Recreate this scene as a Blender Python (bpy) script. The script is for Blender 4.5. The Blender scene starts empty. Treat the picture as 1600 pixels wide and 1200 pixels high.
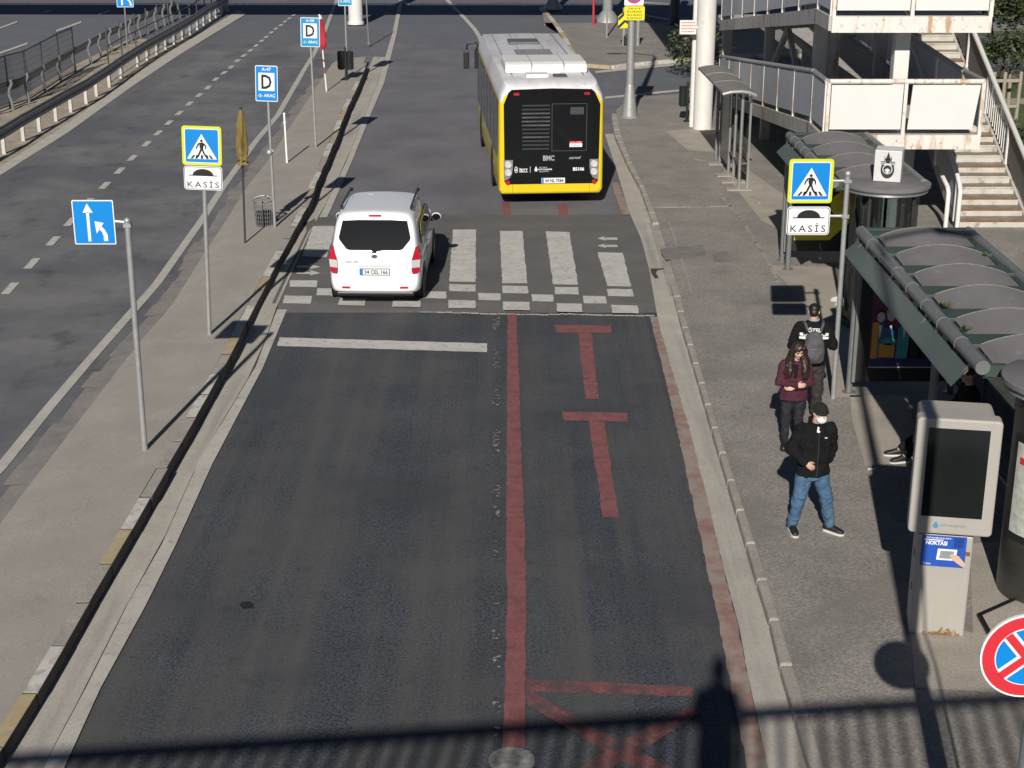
import bpy, bmesh, math, random
from mathutils import Vector, Matrix
R = math.radians
random.seed(7)
scene = bpy.context.scene
# ------------------------------------------------------------ camera, sky, sun, exposure
PITCH = math.atan(850/2439); CP, SP = math.cos(PITCH), math.sin(PITCH); CAMH = 8.3; FPX = 2439.0
cam = bpy.data.cameras.new('camera'); camo = bpy.data.objects.new('camera', cam)
scene.collection.objects.link(camo); scene.camera = camo
camo.location = (0, 0, CAMH); camo.rotation_euler = (math.pi/2-PITCH, 0, 0)
cam.sensor_width = 36; cam.lens = FPX/1600*36; cam.clip_start = 0.05; cam.clip_end = 2000
SUN = Vector((0.25, 1.74, -1.0))                    # direction the light travels
world = bpy.data.worlds.new('World'); scene.world = world; world.use_nodes = True
wn = world.node_tree
sky = wn.nodes.new('ShaderNodeTexSky'); sky.sky_type = 'NISHITA'; sky.sun_disc = False
sky.air_density = 0.42; sky.dust_density = 0.1; sky.sun_elevation = R(29.6); sky.sun_rotation = math.atan2(-SUN.x, -SUN.y)
wn.links.new(sky.outputs[0], wn.nodes['Background'].inputs[0])
wn.nodes['Background'].inputs[1].default_value = 0.05
sl = bpy.data.lights.new('sun', 'SUN'); sl.energy = 4.9; sl.angle = R(0.53); sl.color = (1.0, 0.95, 0.875)
so = bpy.data.objects.new('sun', sl); scene.collection.objects.link(so)
so.rotation_euler = SUN.to_track_quat('-Z', 'Y').to_euler()
scene.view_settings.view_transform = 'Standard'; scene.view_settings.look = 'None'
scene.view_settings.exposure = 0.0; scene.view_settings.gamma = 1.0

# ------------------------------------------------------------ helpers
COL = scene.collection
def G(u, v, h=0.0):
    w = (v-600)/FPX; t = (CAMH-h)/(SP+w*CP)
    return ((u-800)/FPX*t, t*(CP-w*SP))
def V(u, v, Y):
    w = (v-600)/FPX; t = Y/(CP-w*SP)
    return ((u-800)/FPX*t, CAMH-t*(SP+w*CP))
def pz(h): return lambda u, v: (*G(u, v, h), h)

class MB:
    def __init__(s): s.v=[]; s.f=[]; s.m=[]
    def add(s, vs, fs, m=0):
        o=len(s.v); s.v += [tuple(v) for v in vs]
        for f in fs: s.f.append([o+i for i in f]); s.m.append(m)
        return s
    def poly(s, pts, m=0): return s.add(pts, [list(range(len(pts)))], m)
    def box(s, c, d, m=0, rz=0, rot=None):
        x,y,z=[k/2 for k in d]
        vs=[Vector((a*x,b*y,e*z)) for e in(-1,1) for b in(-1,1) for a in(-1,1)]
        if rot is not None: vs=[rot@v for v in vs]
        elif rz: q=Matrix.Rotation(rz,3,'Z'); vs=[q@v for v in vs]
        return s.add([v+Vector(c) for v in vs],[(0,2,3,1),(4,5,7,6),(0,1,5,4),(2,6,7,3),(0,4,6,2),(1,3,7,5)],m)
    def bar(s, a, b, w, h, m=0, up=(0,0,1)):
        a=Vector(a); b=Vector(b); d=b-a; L=d.length; d.normalize()
        x=d.cross(Vector(up))
        if x.length<1e-5: x=d.cross(Vector((1,0,0)))
        x.normalize(); z=x.cross(d)
        return s.box((a+b)/2,(w,L,h),m,rot=Matrix((x,d,z)).transposed())
    def tube(s, pts, r, n=10, m=0, cap=True):
        pts=[Vector(p) for p in pts]; rs=r if isinstance(r,(list,tuple)) else [r]*len(pts)
        rings=[]; px=None
        for i,p in enumerate(pts):
            a=pts[max(i-1,0)]; b=pts[min(i+1,len(pts)-1)]; d=(b-a).normalized()
            if px is None:
                x=d.cross(Vector((0,0,1)))
                if x.length<.05: x=Vector((1,0,0))
            else: x=px-d*px.dot(d)
            x.normalize(); px=x; y=d.cross(x)
            rings.append([p+(x*math.cos(2*math.pi*k/n)+y*math.sin(2*math.pi*k/n))*rs[i] for k in range(n)])
        return s.rings(rings,m,cap)
    def rings(s, rings, m=0, cap=True):
        n=len(rings[0]); vs=[v for r in rings for v in r]; fs=[]
        for i in range(len(rings)-1):
            for k in range(n):
                k2=(k+1)%n; fs.append((i*n+k,i*n+k2,(i+1)*n+k2,(i+1)*n+k))
        if cap: fs.append(list(range(n))[::-1]); fs.append([(len(rings)-1)*n+k for k in range(n)])
        return s.add(vs,fs,m)
    def lathe(s, prof, c=(0,0,0), n=20, m=0, a0=0, a1=2*math.pi):
        c=Vector(c); full=abs(a1-a0-2*math.pi)<1e-6; k=n if full else n+1
        rings=[[c+Vector((r*math.cos(a0+(a1-a0)*i/n),r*math.sin(a0+(a1-a0)*i/n),z)) for i in range(k)] for r,z in prof]
        vs=[v for r in rings for v in r]; fs=[]
        for j in range(len(rings)-1):
            for i in range(n):
                i2=(i+1)%k; fs.append((j*k+i,j*k+i2,(j+1)*k+i2,(j+1)*k+i))
        return s.add(vs,fs,m)
    def sphere(s, c, r, n=12, m=0, rot=None):
        if not isinstance(r,(list,tuple)): r=(r,r,r)
        c=Vector(c); vs=[]; fs=[]; h=n//2
        for j in range(h+1):
            t=math.pi*j/h
            for i in range(n):
                a=2*math.pi*i/n
                p=Vector((r[0]*math.sin(t)*math.cos(a),r[1]*math.sin(t)*math.sin(a),r[2]*math.cos(t)))
                if rot is not None: p=rot@p
                vs.append(c+p)
        for j in range(h):
            for i in range(n):
                i2=(i+1)%n; fs.append((j*n+i,(j+1)*n+i,(j+1)*n+i2,j*n+i2))
        return s.add(vs,fs,m)
    def prism(s, pts, z0, z1, m=0, ms=None):
        n=len(pts); vs=[(p[0],p[1],z0) for p in pts]+[(p[0],p[1],z1) for p in pts]
        ar=sum(pts[i][0]*pts[(i+1)%n][1]-pts[(i+1)%n][0]*pts[i][1] for i in range(n))
        top=[n+i for i in range(n)]
        if ar<0: top=top[::-1]
        s.add(vs,[top],m); o=len(s.v)-2*n
        for i in range(n):
            j=(i+1)%n; f=[o+i,o+j,o+n+j,o+n+i]
            if ar<0: f=f[::-1]
            s.f.append(f); s.m.append(m if ms is None else ms)
        return s
    def ext(s, pts, vec, m=0):           # solid from a planar polygon and a vector
        n=len(pts); a=[Vector(p) for p in pts]; b=[p+Vector(vec) for p in a]
        return s.add(a+b,[list(range(n)),[n+i for i in range(n)][::-1]]+[(i,(i+1)%n,n+(i+1)%n,n+i)[::-1] for i in range(n)],m)
    def build(s, name, mats, parent=None, smooth=False, loc=None, fix=True):
        me=bpy.data.meshes.new(name); me.from_pydata(s.v,[],s.f)
        for m in (mats if isinstance(mats,(list,tuple)) else [mats]): me.materials.append(m)
        for p,mi in zip(me.polygons,s.m): p.material_index=mi; p.use_smooth=smooth
        if fix:
            b=bmesh.new(); b.from_mesh(me); bmesh.ops.recalc_face_normals(b,faces=b.faces); b.to_mesh(me); b.free()
        o=bpy.data.objects.new(name,me); COL.objects.link(o)
        if parent is not None: o.parent=parent
        if loc is not None: o.location=loc
        return o

def bevel(o, w=0.01, seg=2):
    m=o.modifiers.new('bevel','BEVEL'); m.width=w; m.segments=seg; m.limit_method='ANGLE'; m.angle_limit=R(35); return o
def autos(o, a=40):
    me=o.data
    me.polygons.foreach_set('use_smooth',[True]*len(me.polygons))
    try: me.set_sharp_from_angle(angle=R(a))
    except Exception: pass
    return o
def empty(name, loc=(0,0,0), rz=0, label=None, cat=None, group=None):
    o=bpy.data.objects.new(name,None); COL.objects.link(o); o.location=loc; o.rotation_euler=(0,0,rz); o.empty_display_size=.2
    tag(o,label,cat,group); return o
def tag(o, label=None, cat=None, group=None, kind=None):
    if label: o['label']=label
    if cat: o['category']=cat
    if group: o['group']=group
    if kind: o['kind']=kind
    return o
def struct(o): o['kind']='structure'; return o
def copy_tree(o, parent=None):
    c=o.copy(); COL.objects.link(c)
    if parent is not None: c.parent=parent
    for ch in [x for x in bpy.data.objects if x.parent==o]: copy_tree(ch,c)
    return c

# ------------------------------------------------------------ materials
MATS={}
def mat(name, col, rough=.6, metal=0, var=.12, scale=6, bump=0, fine=0, fscale=80, stain=None, stretch=None, spec=.5, coat=0, emit=None):
    if name in MATS: return MATS[name]
    m=bpy.data.materials.new(name); m.use_nodes=True; nt=m.node_tree; N=nt.nodes; L=nt.links
    b=N['Principled BSDF']; b.inputs['Roughness'].default_value=rough; b.inputs['Metallic'].default_value=metal
    b.inputs['Specular IOR Level'].default_value=spec; b.inputs['Coat Weight'].default_value=coat
    tc=N.new('ShaderNodeTexCoord'); mp=N.new('ShaderNodeMapping'); L.new(tc.outputs['Object'],mp.inputs[0])
    if stretch: mp.inputs['Scale'].default_value=stretch
    cur=None
    def mixmul(prev, fac_out, lo, hi):
        mr=N.new('ShaderNodeMapRange'); mr.inputs['From Min'].default_value=.3; mr.inputs['From Max'].default_value=.7
        mr.inputs['To Min'].default_value=lo; mr.inputs['To Max'].default_value=hi; L.new(fac_out,mr.inputs['Value'])
        x=N.new('ShaderNodeMix'); x.data_type='RGBA'; x.blend_type='MULTIPLY'; x.inputs[0].default_value=1
        cb=N.new('ShaderNodeCombineColor')
        for k in range(3): L.new(mr.outputs[0],cb.inputs[k])
        if prev is None: x.inputs[6].default_value=(*col,1)
        else: L.new(prev,x.inputs[6])
        L.new(cb.outputs[0],x.inputs[7]); return x.outputs[2]
    n1=N.new('ShaderNodeTexNoise'); n1.inputs['Scale'].default_value=scale; n1.inputs['Detail'].default_value=6; n1.inputs['Roughness'].default_value=.6
    L.new(mp.outputs[0],n1.inputs['Vector'])
    cur=mixmul(cur,n1.outputs[0],1-var,1+var)
    if fine:
        n2=N.new('ShaderNodeTexNoise'); n2.inputs['Scale'].default_value=fscale; n2.inputs['Detail'].default_value=3
        L.new(tc.outputs['Object'],n2.inputs['Vector']); cur=mixmul(cur,n2.outputs[0],1-fine,1+fine)
    for st in (stain or []):
        sc,lo,hi,c2,amt=st[:5]; sx=st[5] if len(st)>5 else None
        n3=N.new('ShaderNodeTexNoise'); n3.inputs['Scale'].default_value=sc; n3.inputs['Detail'].default_value=7; n3.inputs['Roughness'].default_value=.62
        if sx:
            m3=N.new('ShaderNodeMapping'); m3.inputs['Scale'].default_value=sx; L.new(tc.outputs['Object'],m3.inputs[0]); L.new(m3.outputs[0],n3.inputs['Vector'])
        else: L.new(tc.outputs['Object'],n3.inputs['Vector'])
        mr=N.new('ShaderNodeMapRange'); mr.inputs['From Min'].default_value=lo; mr.inputs['From Max'].default_value=hi
        mr.inputs['To Max'].default_value=amt; L.new(n3.outputs[0],mr.inputs['Value'])
        x=N.new('ShaderNodeMix'); x.data_type='RGBA'; L.new(mr.outputs[0],x.inputs[0]); L.new(cur,x.inputs[6]); x.inputs[7].default_value=(*c2,1); cur=x.outputs[2]
    L.new(cur,b.inputs['Base Color'])
    if bump:
        n4=N.new('ShaderNodeTexNoise'); n4.inputs['Scale'].default_value=fscale; n4.inputs['Detail'].default_value=4; L.new(tc.outputs['Object'],n4.inputs['Vector'])
        bp=N.new('ShaderNodeBump'); bp.inputs['Strength'].default_value=bump; bp.inputs['Distance'].default_value=.01
        L.new(n4.outputs[0],bp.inputs['Height']); L.new(bp.outputs[0],b.inputs['Normal'])
    if emit: b.inputs['Emission Color'].default_value=(*col,1); b.inputs['Emission Strength'].default_value=emit
    MATS[name]=m; return m
def glass(name, tint=(.75,.8,.8), gl=.14, rough=.04):
    if name in MATS: return MATS[name]
    m=bpy.data.materials.new(name); m.use_nodes=True; nt=m.node_tree; N=nt.nodes; L=nt.links; N.remove(N['Principled BSDF'])
    t=N.new('ShaderNodeBsdfTransparent'); t.inputs[0].default_value=(*tint,1)
    g=N.new('ShaderNodeBsdfGlossy'); g.inputs['Roughness'].default_value=rough
    x=N.new('ShaderNodeMixShader'); x.inputs[0].default_value=gl
    L.new(t.outputs[0],x.inputs[1]); L.new(g.outputs[0],x.inputs[2]); L.new(x.outputs[0],N['Material Output'].inputs[0]); MATS[name]=m; return m

asph_new=mat('asphalt_dark',(.047,.054,.066),.85,var=.18,scale=.6,fine=.85,fscale=36,bump=.6,stain=[(.55,.46,.7,(.078,.079,.082),.75),(1.0,.42,.62,(.10,.095,.09),.62,(1.5,.045,1)),(.35,.5,.68,(.038,.043,.053),.6),(2.6,.58,.72,(.036,.037,.04),.6),(6,.66,.74,(.02,.02,.021),.8),(26,.66,.70,(.016,.016,.017),.7),(38,.69,.73,(.15,.145,.135),.6)])
asph_old=mat('asphalt_grey',(.142,.14,.156),.85,var=.18,scale=.5,fine=.28,fscale=50,bump=.3,stain=[(.45,.5,.75,(.195,.188,.185),.8),(.8,.55,.72,(.105,.104,.115),.6,(1.6,.12,1)),(3.5,.68,.75,(.05,.05,.052),.7)])
asph_hump=mat('asphalt_hump',(.128,.124,.12),.85,var=.14,scale=1,fine=.4,fscale=60,bump=.4,stain=[(1.5,.52,.75,(.135,.127,.113),.6)])
asph_left=mat('asphalt_left_road',(.155,.153,.157),.85,var=.2,scale=.6,fine=.25,fscale=50,bump=.3,stain=[(.5,.5,.72,(.095,.097,.11),.9,(1.3,.22,1)),(3.2,.5,.72,(.21,.2,.19),.5),(.28,.46,.62,(.10,.103,.122),.85),(1.1,.56,.72,(.055,.054,.055),.8,(1,.6,1))])
asph_far=mat('asphalt_far_road',(.13,.136,.155),.85,var=.12,scale=.5,fine=.2,stain=[(.5,.5,.75,(.13,.13,.13),.6)])
concrete=mat('island_concrete',(.335,.308,.27),.9,var=.1,scale=1.2,fine=.14,fscale=40,bump=.25,stain=[(.9,.5,.72,(.30,.27,.24),.7),(3,.6,.76,(.23,.205,.185),.6),(.5,.5,.62,(.32,.29,.255),.6),(6,.66,.72,(.42,.38,.34),.5)])
paving=mat('pavement_asphalt',(.25,.232,.208),.9,var=.16,scale=.9,fine=.36,fscale=38,bump=.4,stain=[(.8,.5,.7,(.195,.178,.16),.8),(2.4,.6,.75,(.15,.136,.128),.6),(3.3,.64,.72,(.33,.3,.26),.55),(24,.70,.74,(.42,.38,.34),.7),(30,.67,.71,(.1,.09,.085),.6)])
pavlight=mat('pavement_light',(.36,.325,.275),.9,var=.14,scale=1.4,fine=.2,fscale=40,bump=.3,stain=[(2,.55,.75,(.27,.24,.2),.7)])
gutterm=mat('gutter_concrete',(.42,.39,.34),.85,var=.1,scale=1.5,fine=.12,fscale=40,stain=[(.8,.5,.72,(.26,.245,.24),.75,(5,.25,1)),(5,.66,.74,(.1,.09,.085),.5)])
kerbc=mat('kerb_concrete',(.33,.3,.265),.9,var=.15,scale=3,fine=.2,fscale=40,bump=.3,stain=[(4,.58,.74,(.22,.2,.175),.6)])
kerbw=mat('kerb_white_paint',(.55,.53,.48),.85,var=.12,scale=4,fine=.1,stain=[(5,.5,.6,(.36,.32,.28),.85)])
kerby=mat('kerb_yellow_paint',(.42,.335,.19),.85,var=.15,scale=4,fine=.1,stain=[(5,.5,.6,(.35,.3,.245),.85)])
dirt=mat('verge_dirt',(.36,.31,.24),.95,var=.25,scale=2,fine=.25,fscale=20,bump=.6,stain=[(1.3,.5,.7,(.2,.175,.14),.7),(6,.62,.7,(.4,.37,.33),.6)])
grassm=mat('lawn',(.075,.105,.03),.95,var=.3,scale=3,fine=.3,fscale=40,stain=[(.7,.5,.7,(.1,.09,.04),.5)])
paintw=mat('road_paint_white',(.53,.515,.48),.8,var=.1,scale=3,fine=.12,fscale=60,stain=[(9,.55,.68,(.25,.24,.22),.75),(40,.62,.7,(.2,.19,.18),.6)])
paintf=mat('road_paint_faded',(.5,.48,.44),.85,var=.1,scale=3,fine=.14,fscale=60,stain=[(8,.5,.66,(.22,.21,.2),.8)])
painty=mat('edge_line_worn',(.46,.435,.385),.85,var=.1,scale=2,fine=.14,fscale=60,stain=[(6,.55,.7,(.26,.245,.22),.7)])
paintr=mat('road_paint_red',(.225,.082,.082),.85,var=.16,scale=4,fine=.25,fscale=60,stain=[(6,.5,.68,(.13,.058,.058),.8)])
paintrx=mat('road_paint_red_worn',(.20,.072,.07),.85,var=.2,scale=4,fine=.4,fscale=50,stain=[(5,.42,.6,(.075,.06,.06),.85),(30,.55,.65,(.06,.055,.056),.7)])
kerbd=mat('kerb_face_shade',(.085,.078,.068),.95,var=.25,scale=4)  # shade on the kerb's side faces, put in as a near-black colour
paintrf=mat('road_paint_red_faded',(.275,.16,.14),.85,var=.16,scale=4,fine=.25,fscale=60,stain=[(3,.40,.56,(.31,.265,.225),.88)])
def specks(name,col,base,lo):
    return mat(name,base,.85,var=.1,scale=2,fine=.3,fscale=55,stain=[(14,lo,lo+.05,col,.9)])
paintspeck=specks('paint_remnants',(.3,.29,.27),(.05,.052,.057),.55)
white=mat('white_metal_paint',(.70,.685,.65),.5,var=.04,scale=2,fine=.03,fscale=15,stain=[(1.6,.66,.76,(.36,.24,.13),.45)])
rusty=mat('white_paint_rusting',(.7,.67,.61),.6,var=.06,scale=2,stain=[(2.6,.53,.63,(.42,.22,.08),.8,(1.6,1.6,.35)),(9,.6,.7,(.24,.12,.06),.7)])
beamgrey=mat('grey_painted_beam',(.44,.425,.40),.7,var=.1,scale=2,stain=[(3,.56,.66,(.33,.17,.07),.85,(1.5,1.5,.35)),(7,.6,.7,(.16,.12,.1),.6)])
panelg=mat('parapet_panel_shaded',(.47,.49,.53),.45,var=.07,scale=1.2,stain=[(3,.6,.75,(.33,.34,.37),.5),(20,.72,.75,(.75,.75,.75),.6)])  # shaded copy of the white panel paint, grazing light painted in as grey
panelw=mat('parapet_panel_white',(.69,.68,.645),.5,var=.03,scale=1.1,stain=[(7,.68,.74,(.55,.54,.5),.5),(2,.62,.8,(.66,.63,.57),.5)])
steeld=mat('dark_steel',(.055,.058,.058),.5,.3,var=.2,scale=4)
galv=mat('galvanised_steel',(.40,.40,.39),.45,.45,var=.12,scale=9,fine=.08)
galvd=mat('galvanised_dull',(.26,.26,.255),.5,.4,var=.14,scale=9,fine=.08)
alu=mat('aluminium',(.6,.6,.6),.3,.8,var=.06,scale=5)
black=mat('black_plastic',(.014,.014,.015),.45,var=.1,scale=5)
rubber=mat('rubber',(.018,.018,.018),.85,var=.15,scale=9)
tread=mat('stair_tread',(.5,.47,.41),.85,var=.14,scale=3,fine=.12,stain=[(4,.55,.68,(.2,.15,.11),.7)])
rust=mat('rust',(.2,.09,.045),.9,var=.3,scale=8)
sblue=mat('sign_blue',(.0,.225,.64),.4,var=.03,scale=2); scyan=mat('sign_cyan',(.0,.30,.66),.4,var=.03,scale=2); steal=mat('sign_teal',(.01,.28,.52),.4,var=.04,scale=2)
swhite=mat('sign_white',(.8,.8,.79),.45,var=.03,scale=2); sblack=mat('sign_black',(.012,.012,.013),.5,var=.05); sred=mat('sign_red',(.62,.03,.045),.4,var=.03)
sfluo=mat('sign_yellow_green',(.60,.66,.03),.45,var=.03); syel=mat('sign_yellow',(.72,.66,.02),.45,var=.04)
# ------------------------------------------------------------ ground, roads, pavements
def rag(pts, step=.16, amp=.014):
    out=[]; n=len(pts)
    for i in range(n):
        a=Vector(pts[i]); b=Vector(pts[(i+1)%n]); L=(b-a).length; k=max(1,int(L/step)); d=(b-a)/max(L,1e-6); nn=Vector((-d.y,d.x,0))
        for j in range(k):
            e=0 if j==0 else random.uniform(-amp,amp)
            out.append(tuple(a+d*L*j/k+nn*e))
    return out
def flat(name, pts, h, m): return struct(MB().poly([(*G(u,v,h),h) for u,v in pts],0).build(name,m))
def strip(name, Lp, Rp, h, m, tagit=True):
    mb=MB()
    for i in range(len(Lp)-1):
        mb.poly([(*G(*Lp[i],h),h),(*G(*Rp[i],h),h),(*G(*Rp[i+1],h),h),(*G(*Lp[i+1],h),h)])
    o=mb.build(name,m)
    return struct(o) if tagit else o
def xat(pl, y):
    for (x0,y0),(x1,y1) in zip(pl,pl[1:]):
        if y0<=y<=y1: return x0+(x1-x0)*(y-y0)/(y1-y0)
    (x0,y0),(x1,y1)=(pl[0],pl[1]) if y<pl[0][1] else (pl[-2],pl[-1])
    return x0+(x1-x0)*(y-y0)/(y1-y0)

struct(MB().poly([(-300,-120,-.012),(300,-120,-.012),(300,500,-.012),(-300,500,-.012)]).build('ground',asph_far))
# traffic island edges (world polylines sorted by Y)
KH=lambda v: .19 if v>=900 else (.19+.05*(900-v)/400 if v>500 else (.22 if v>385 else (.24+.06*min(1,(385-v)/60))))
islR=[G(u,v,KH(v)) for u,v in [(0,1181),(40,1120),(108,1003),(162,908),(191,860),(252,751),(304,660),(339,597),(374,531),(392,492),(452,379),(466,350),(486,315),(497,282),(520,230),(532,200),(542,172),(559,137),(577,92),(589,68),(599,47),(606,28)]]
islL=[G(u,v,.03) for u,v in [(0,818),(45,758),(126,653),(182,580),(224,527),(266,480),(323,389),(355,341),(386,291),(421,248),(455,195),(495,135),(520,98),(541,66),(546,50)]]
islL=[(xat(islL,10),10)]+islL; islR=[(xat(islR,10),10)]+islR
# left carriageway (older lighter asphalt) and main road sheets
leftm=[G(u,v,.0) for u,v in [(-60,300),(8,262),(100,203),(200,131),(275,81),(378,18)]]
mb=MB(); ys=[10+k*1.5 for k in range(40)]
outer=[(-20,5),(-17.2,20)]+leftm
for a,b in zip(ys,ys[1:]):
    mb.poly([(xat(outer,a),a,0),(xat(islL,a)+.3,a,0),(xat(islL,b)+.3,b,0),(xat(outer,b),b,0)])
struct(mb.build('road',asph_left))
# main road: old grey asphalt beyond the crossing, darker asphalt this side of it
mb=MB()
for a,b in zip(ys,ys[1:]):
    if b>30.0:
        mb.poly([(xat(islR,a)-.3,a,.001),(7.5 if a<46 else 4,a,.001),(7.5 if b<47 else 4,b,.001),(xat(islR,b)-.3,b,.001)])
struct(mb.build('road',asph_old))
ysm=G(800,489)[1]; nr=[10,14,18,22,ysm]
mb=MB()
for a,b in zip(nr,nr[1:]):
    mb.poly([(xat(islR,a)-.3,a,.004),(4.2,a,.004),(4.2,b,.004),(xat(islR,b)-.3,b,.004)])
struct(mb.build('road',asph_new))
yh=G(800,336)[1]
mb=MB()
for a,b in ((ysm,ysm+.5),(ysm+.5,yh-1),(yh-1,yh)):
    za=.008 if a in(ysm,) else .05; zb=.008 if b==yh else .05
    if a==ysm: za=.006
    mb.poly([(xat(islR,a)-.3,a,za),(3.6,a,za),(3.6,b,zb),(xat(islR,b)-.3,b,zb)])
struct(mb.build('speed_hump',asph_hump))
# gutters beside the kerbs
lw_l=[(20,1290),(67,1200),(134,1075),(203,937),(253,850),(311,720),(400,572),(434,480),(452,440),(482,372),(505,327),(540,255),(570,180),(590,130),(613,52),(620,18),(626,-5)]
lw_r=[(52,1290),(100,1200),(157,1075),(228,945),(275,850),(332,724),(410,576),(449,482),(465,440),(494,372),(516,329),(550,252),(580,177),(600,130),(620,52),(626,18),(631,-5)]
gl=[G(u,v,0) for u,v in lw_l]
mb=MB()
yy=[12,14,16,18,20,22,24,26,28,30,32,34,37,40,44,48,52,56,60,64]
for a,b in zip(yy,yy[1:]):
    for f0,f1 in ((0,.35),(.35,.75),(.75,1)):
        def q(y,f): return (xat(islR,y)-.02)*(1-f)+xat(gl,y)*f
        def zz(f,y): return (.058 if ysm-.2<y<yh+.2 else .016)-(.012 if f==.75 else 0)
        mb.poly([(q(a,f0),a,zz(f0,a)),(q(a,f1),a,zz(f1,a)),(q(b,f1),b,zz(f1,b)),(q(b,f0),b,zz(f0,b))])
struct(mb.build('gutter',gutterm))
kin=[(955,170),(955,187),(960,217),(980,263),(1000,300),(1013,337),(1028,387),(1040,430),(1047,453),(1057,493),(1077,560),(1117,700),(1150,812),(1180,915),(1199,975),(1221,1069),(1240,1132),(1261,1205),(1285,1290)]
kinw=sorted([G(u,v,0) for u,v in kin],key=lambda p:p[1])
gout=[(930,170),(945,210),(962,262),(975,305),(985,340),(1003,380),(1015,430),(1027,500),(1043,560),(1072,660),(1102,770),(1133,900),(1154,975),(1172,1076),(1185,1132),(1200,1205),(1220,1290)]
goutw=sorted([G(u,v,0) for u,v in gout],key=lambda p:p[1])
mb=MB()
yk=[11.5+k*1.0 for k in range(36)]
for a,b in zip(yk,yk[1:]):
    for f0,f1 in ((0,.5),(.5,1)):
        def q(y,f): return xat(goutw,y)*(1-f)+(xat(kinw,y)+.05)*f
        def zz(y): return .062 if ysm-.4<y<yh+.2 else .014
        mb.poly([(q(a,f0),a,zz(a)),(q(a,f1),a,zz(a)),(q(b,f1),b,zz(b)),(q(b,f0),b,zz(b))])
struct(mb.build('gutter',gutterm))
# traffic island: top surface slopes from the right kerb to the flush left edge
mb=MB(); yi=[10+k*.8 for k in range(66)]
KW=.17
kyz=sorted([(G(u,v,KH(v))[1],KH(v)) for u,v in [(0,1181),(108,1003),(191,860),(304,660),(374,531),(392,492),(452,379),(466,350),(520,230),(606,28)]])
def kh(y): return xat([(h,yy) for yy,h in kyz],max(kyz[0][0],min(kyz[-1][0],y)))
for a,b in zip(yi,yi[1:]):
    if b>62: break
    la,lb=xat(islL,a),xat(islL,b); ra,rb=xat(islR,a)-KW,xat(islR,b)-KW
    for f0,f1 in ((0,.22),(.22,1)):
        def q(l,r,f): return l+(r-l)*f
        def zf(f,y):
            kz=kh(y)-.006; return .03+(.6*(kz-.03)*f/.22 if f<=.22 else (kz-.03)*(.6+.4*(f-.22)/.78))
        mb.poly([(q(la,ra,f0),a,zf(f0,a)),(q(la,ra,f1),a,zf(f1,a)),(q(lb,rb,f1),b,zf(f1,b)),(q(lb,rb,f0),b,zf(f0,b))])
# ragged patch line along the flush edge
struct(mb.build('traffic_island',concrete))
mb=MB()
for a,b in zip(yi,yi[1:]):
    if b>58: break
    j=[random.uniform(-.06,.1) for _ in range(2)]
    la,lb=xat(islL,a),xat(islL,b)
    mb.poly([(la-.34+j[0],a,.008),(la+.03,a,.034),(lb+.03,b,.034),(lb-.34+j[0],b,.008)])
struct(mb.build('gutter',mat('worn_edge_concrete',(.235,.215,.2),.9,var=.16,scale=1.2,fine=.2,fscale=40,stain=[(1.4,.5,.7,(.16,.15,.15),.8)])))
# island kerb: painted stones
mb=MB(); y=11.85; k=0
while y<60:
    L=.985; a=y+.012; b=y+L-.012; ra,rb=xat(islR,a),xat(islR,b)
    pm=[1,1,0,0][k%4]
    if 19.6<y<21.3: pm=2
    if random.random()<(.2 if pm==0 else .8) and y>13.6: pm=2
    hz=kh(y+.5)+random.uniform(-.004,.006)
    j=random.uniform(-.012,.012)
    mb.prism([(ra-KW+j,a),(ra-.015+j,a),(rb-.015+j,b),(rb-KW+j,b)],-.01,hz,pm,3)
    y+=L; k+=1
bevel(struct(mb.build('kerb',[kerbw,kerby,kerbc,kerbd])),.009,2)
# right pavement
kout=[(940,172),(965,187),(972,217),(990,260),(1007,293),(1027,340),(1042,387),(1054,430),(1063,460),(1073,503),(1090,560),(1132,700),(1168,812),(1202,915),(1225,994),(1247,1069),(1270,1140),(1289,1205),(1312,1290)]
PH=.12
koutw=sorted([G(u,v,PH) for u,v in kout if v>180],key=lambda p:p[1])
tip=[G(u,v,PH) for u,v in [(962,172),(975,161),(1010,151),(1060,146),(1110,142)]]
front=[(xat(koutw,11.5),11.5)]+[p for p in koutw if p[1]>11.5]
poly=front+tip+[(34,tip[-1][1]+2),(60,tip[-1][1]+2),(60,11.5)]
struct(MB().prism(poly,-.02,PH,0).build('pavement',paving))
mb=MB(); y=11.5; k=0
while y<49.5:
    L=1.0; a=y+.012; b=y+L-.012
    gap=ysm+.9<y<yh-1.5
    if gap: y+=L; continue
    hz=PH+.012+random.uniform(-.004,.004)
    mb.prism([(xat(kinw,a),a),(xat(koutw,a)+.01,a),(xat(koutw,b)+.01,b),(xat(kinw,b),b)],-.01,hz,0)
    y+=L; k+=1
bevel(struct(mb.build('kerb',kerbc)),.03,3)
# dropped kerb slope at the crossing
a,b=ysm+.9,yh-1.2
struct(MB().poly([(xat(kinw,a)-.05,a,.066),(xat(koutw,a)+.25,a,PH+.003),(xat(koutw,b)+.25,b,PH+.003),(xat(kinw,b)-.05,b,.066)]).build('pavement',kerbc))
# lighter strip of concrete along the shelters, and patches
mb=MB()
def pp(pts): mb.poly([(*G(u,v,PH),PH+.005) for u,v in pts])
pp([(1197,415),(1345,418),(1345,620),(1300,622),(1290,520),(1226,440)])
pp([(1140,250),(1165,262),(1260,330),(1260,380),(1190,345),(1130,270)])
pp([(1328,618),(1420,618),(1432,700),(1426,725),(1352,728),(1332,660)])
pp([(1420,960),(1430,1075),(1700,1090),(1700,840),(1515,850),(1520,990)])
pp([(1040,205),(1120,200),(1135,240),(1075,235)])
struct(mb.build('pavement',pavlight))
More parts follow.
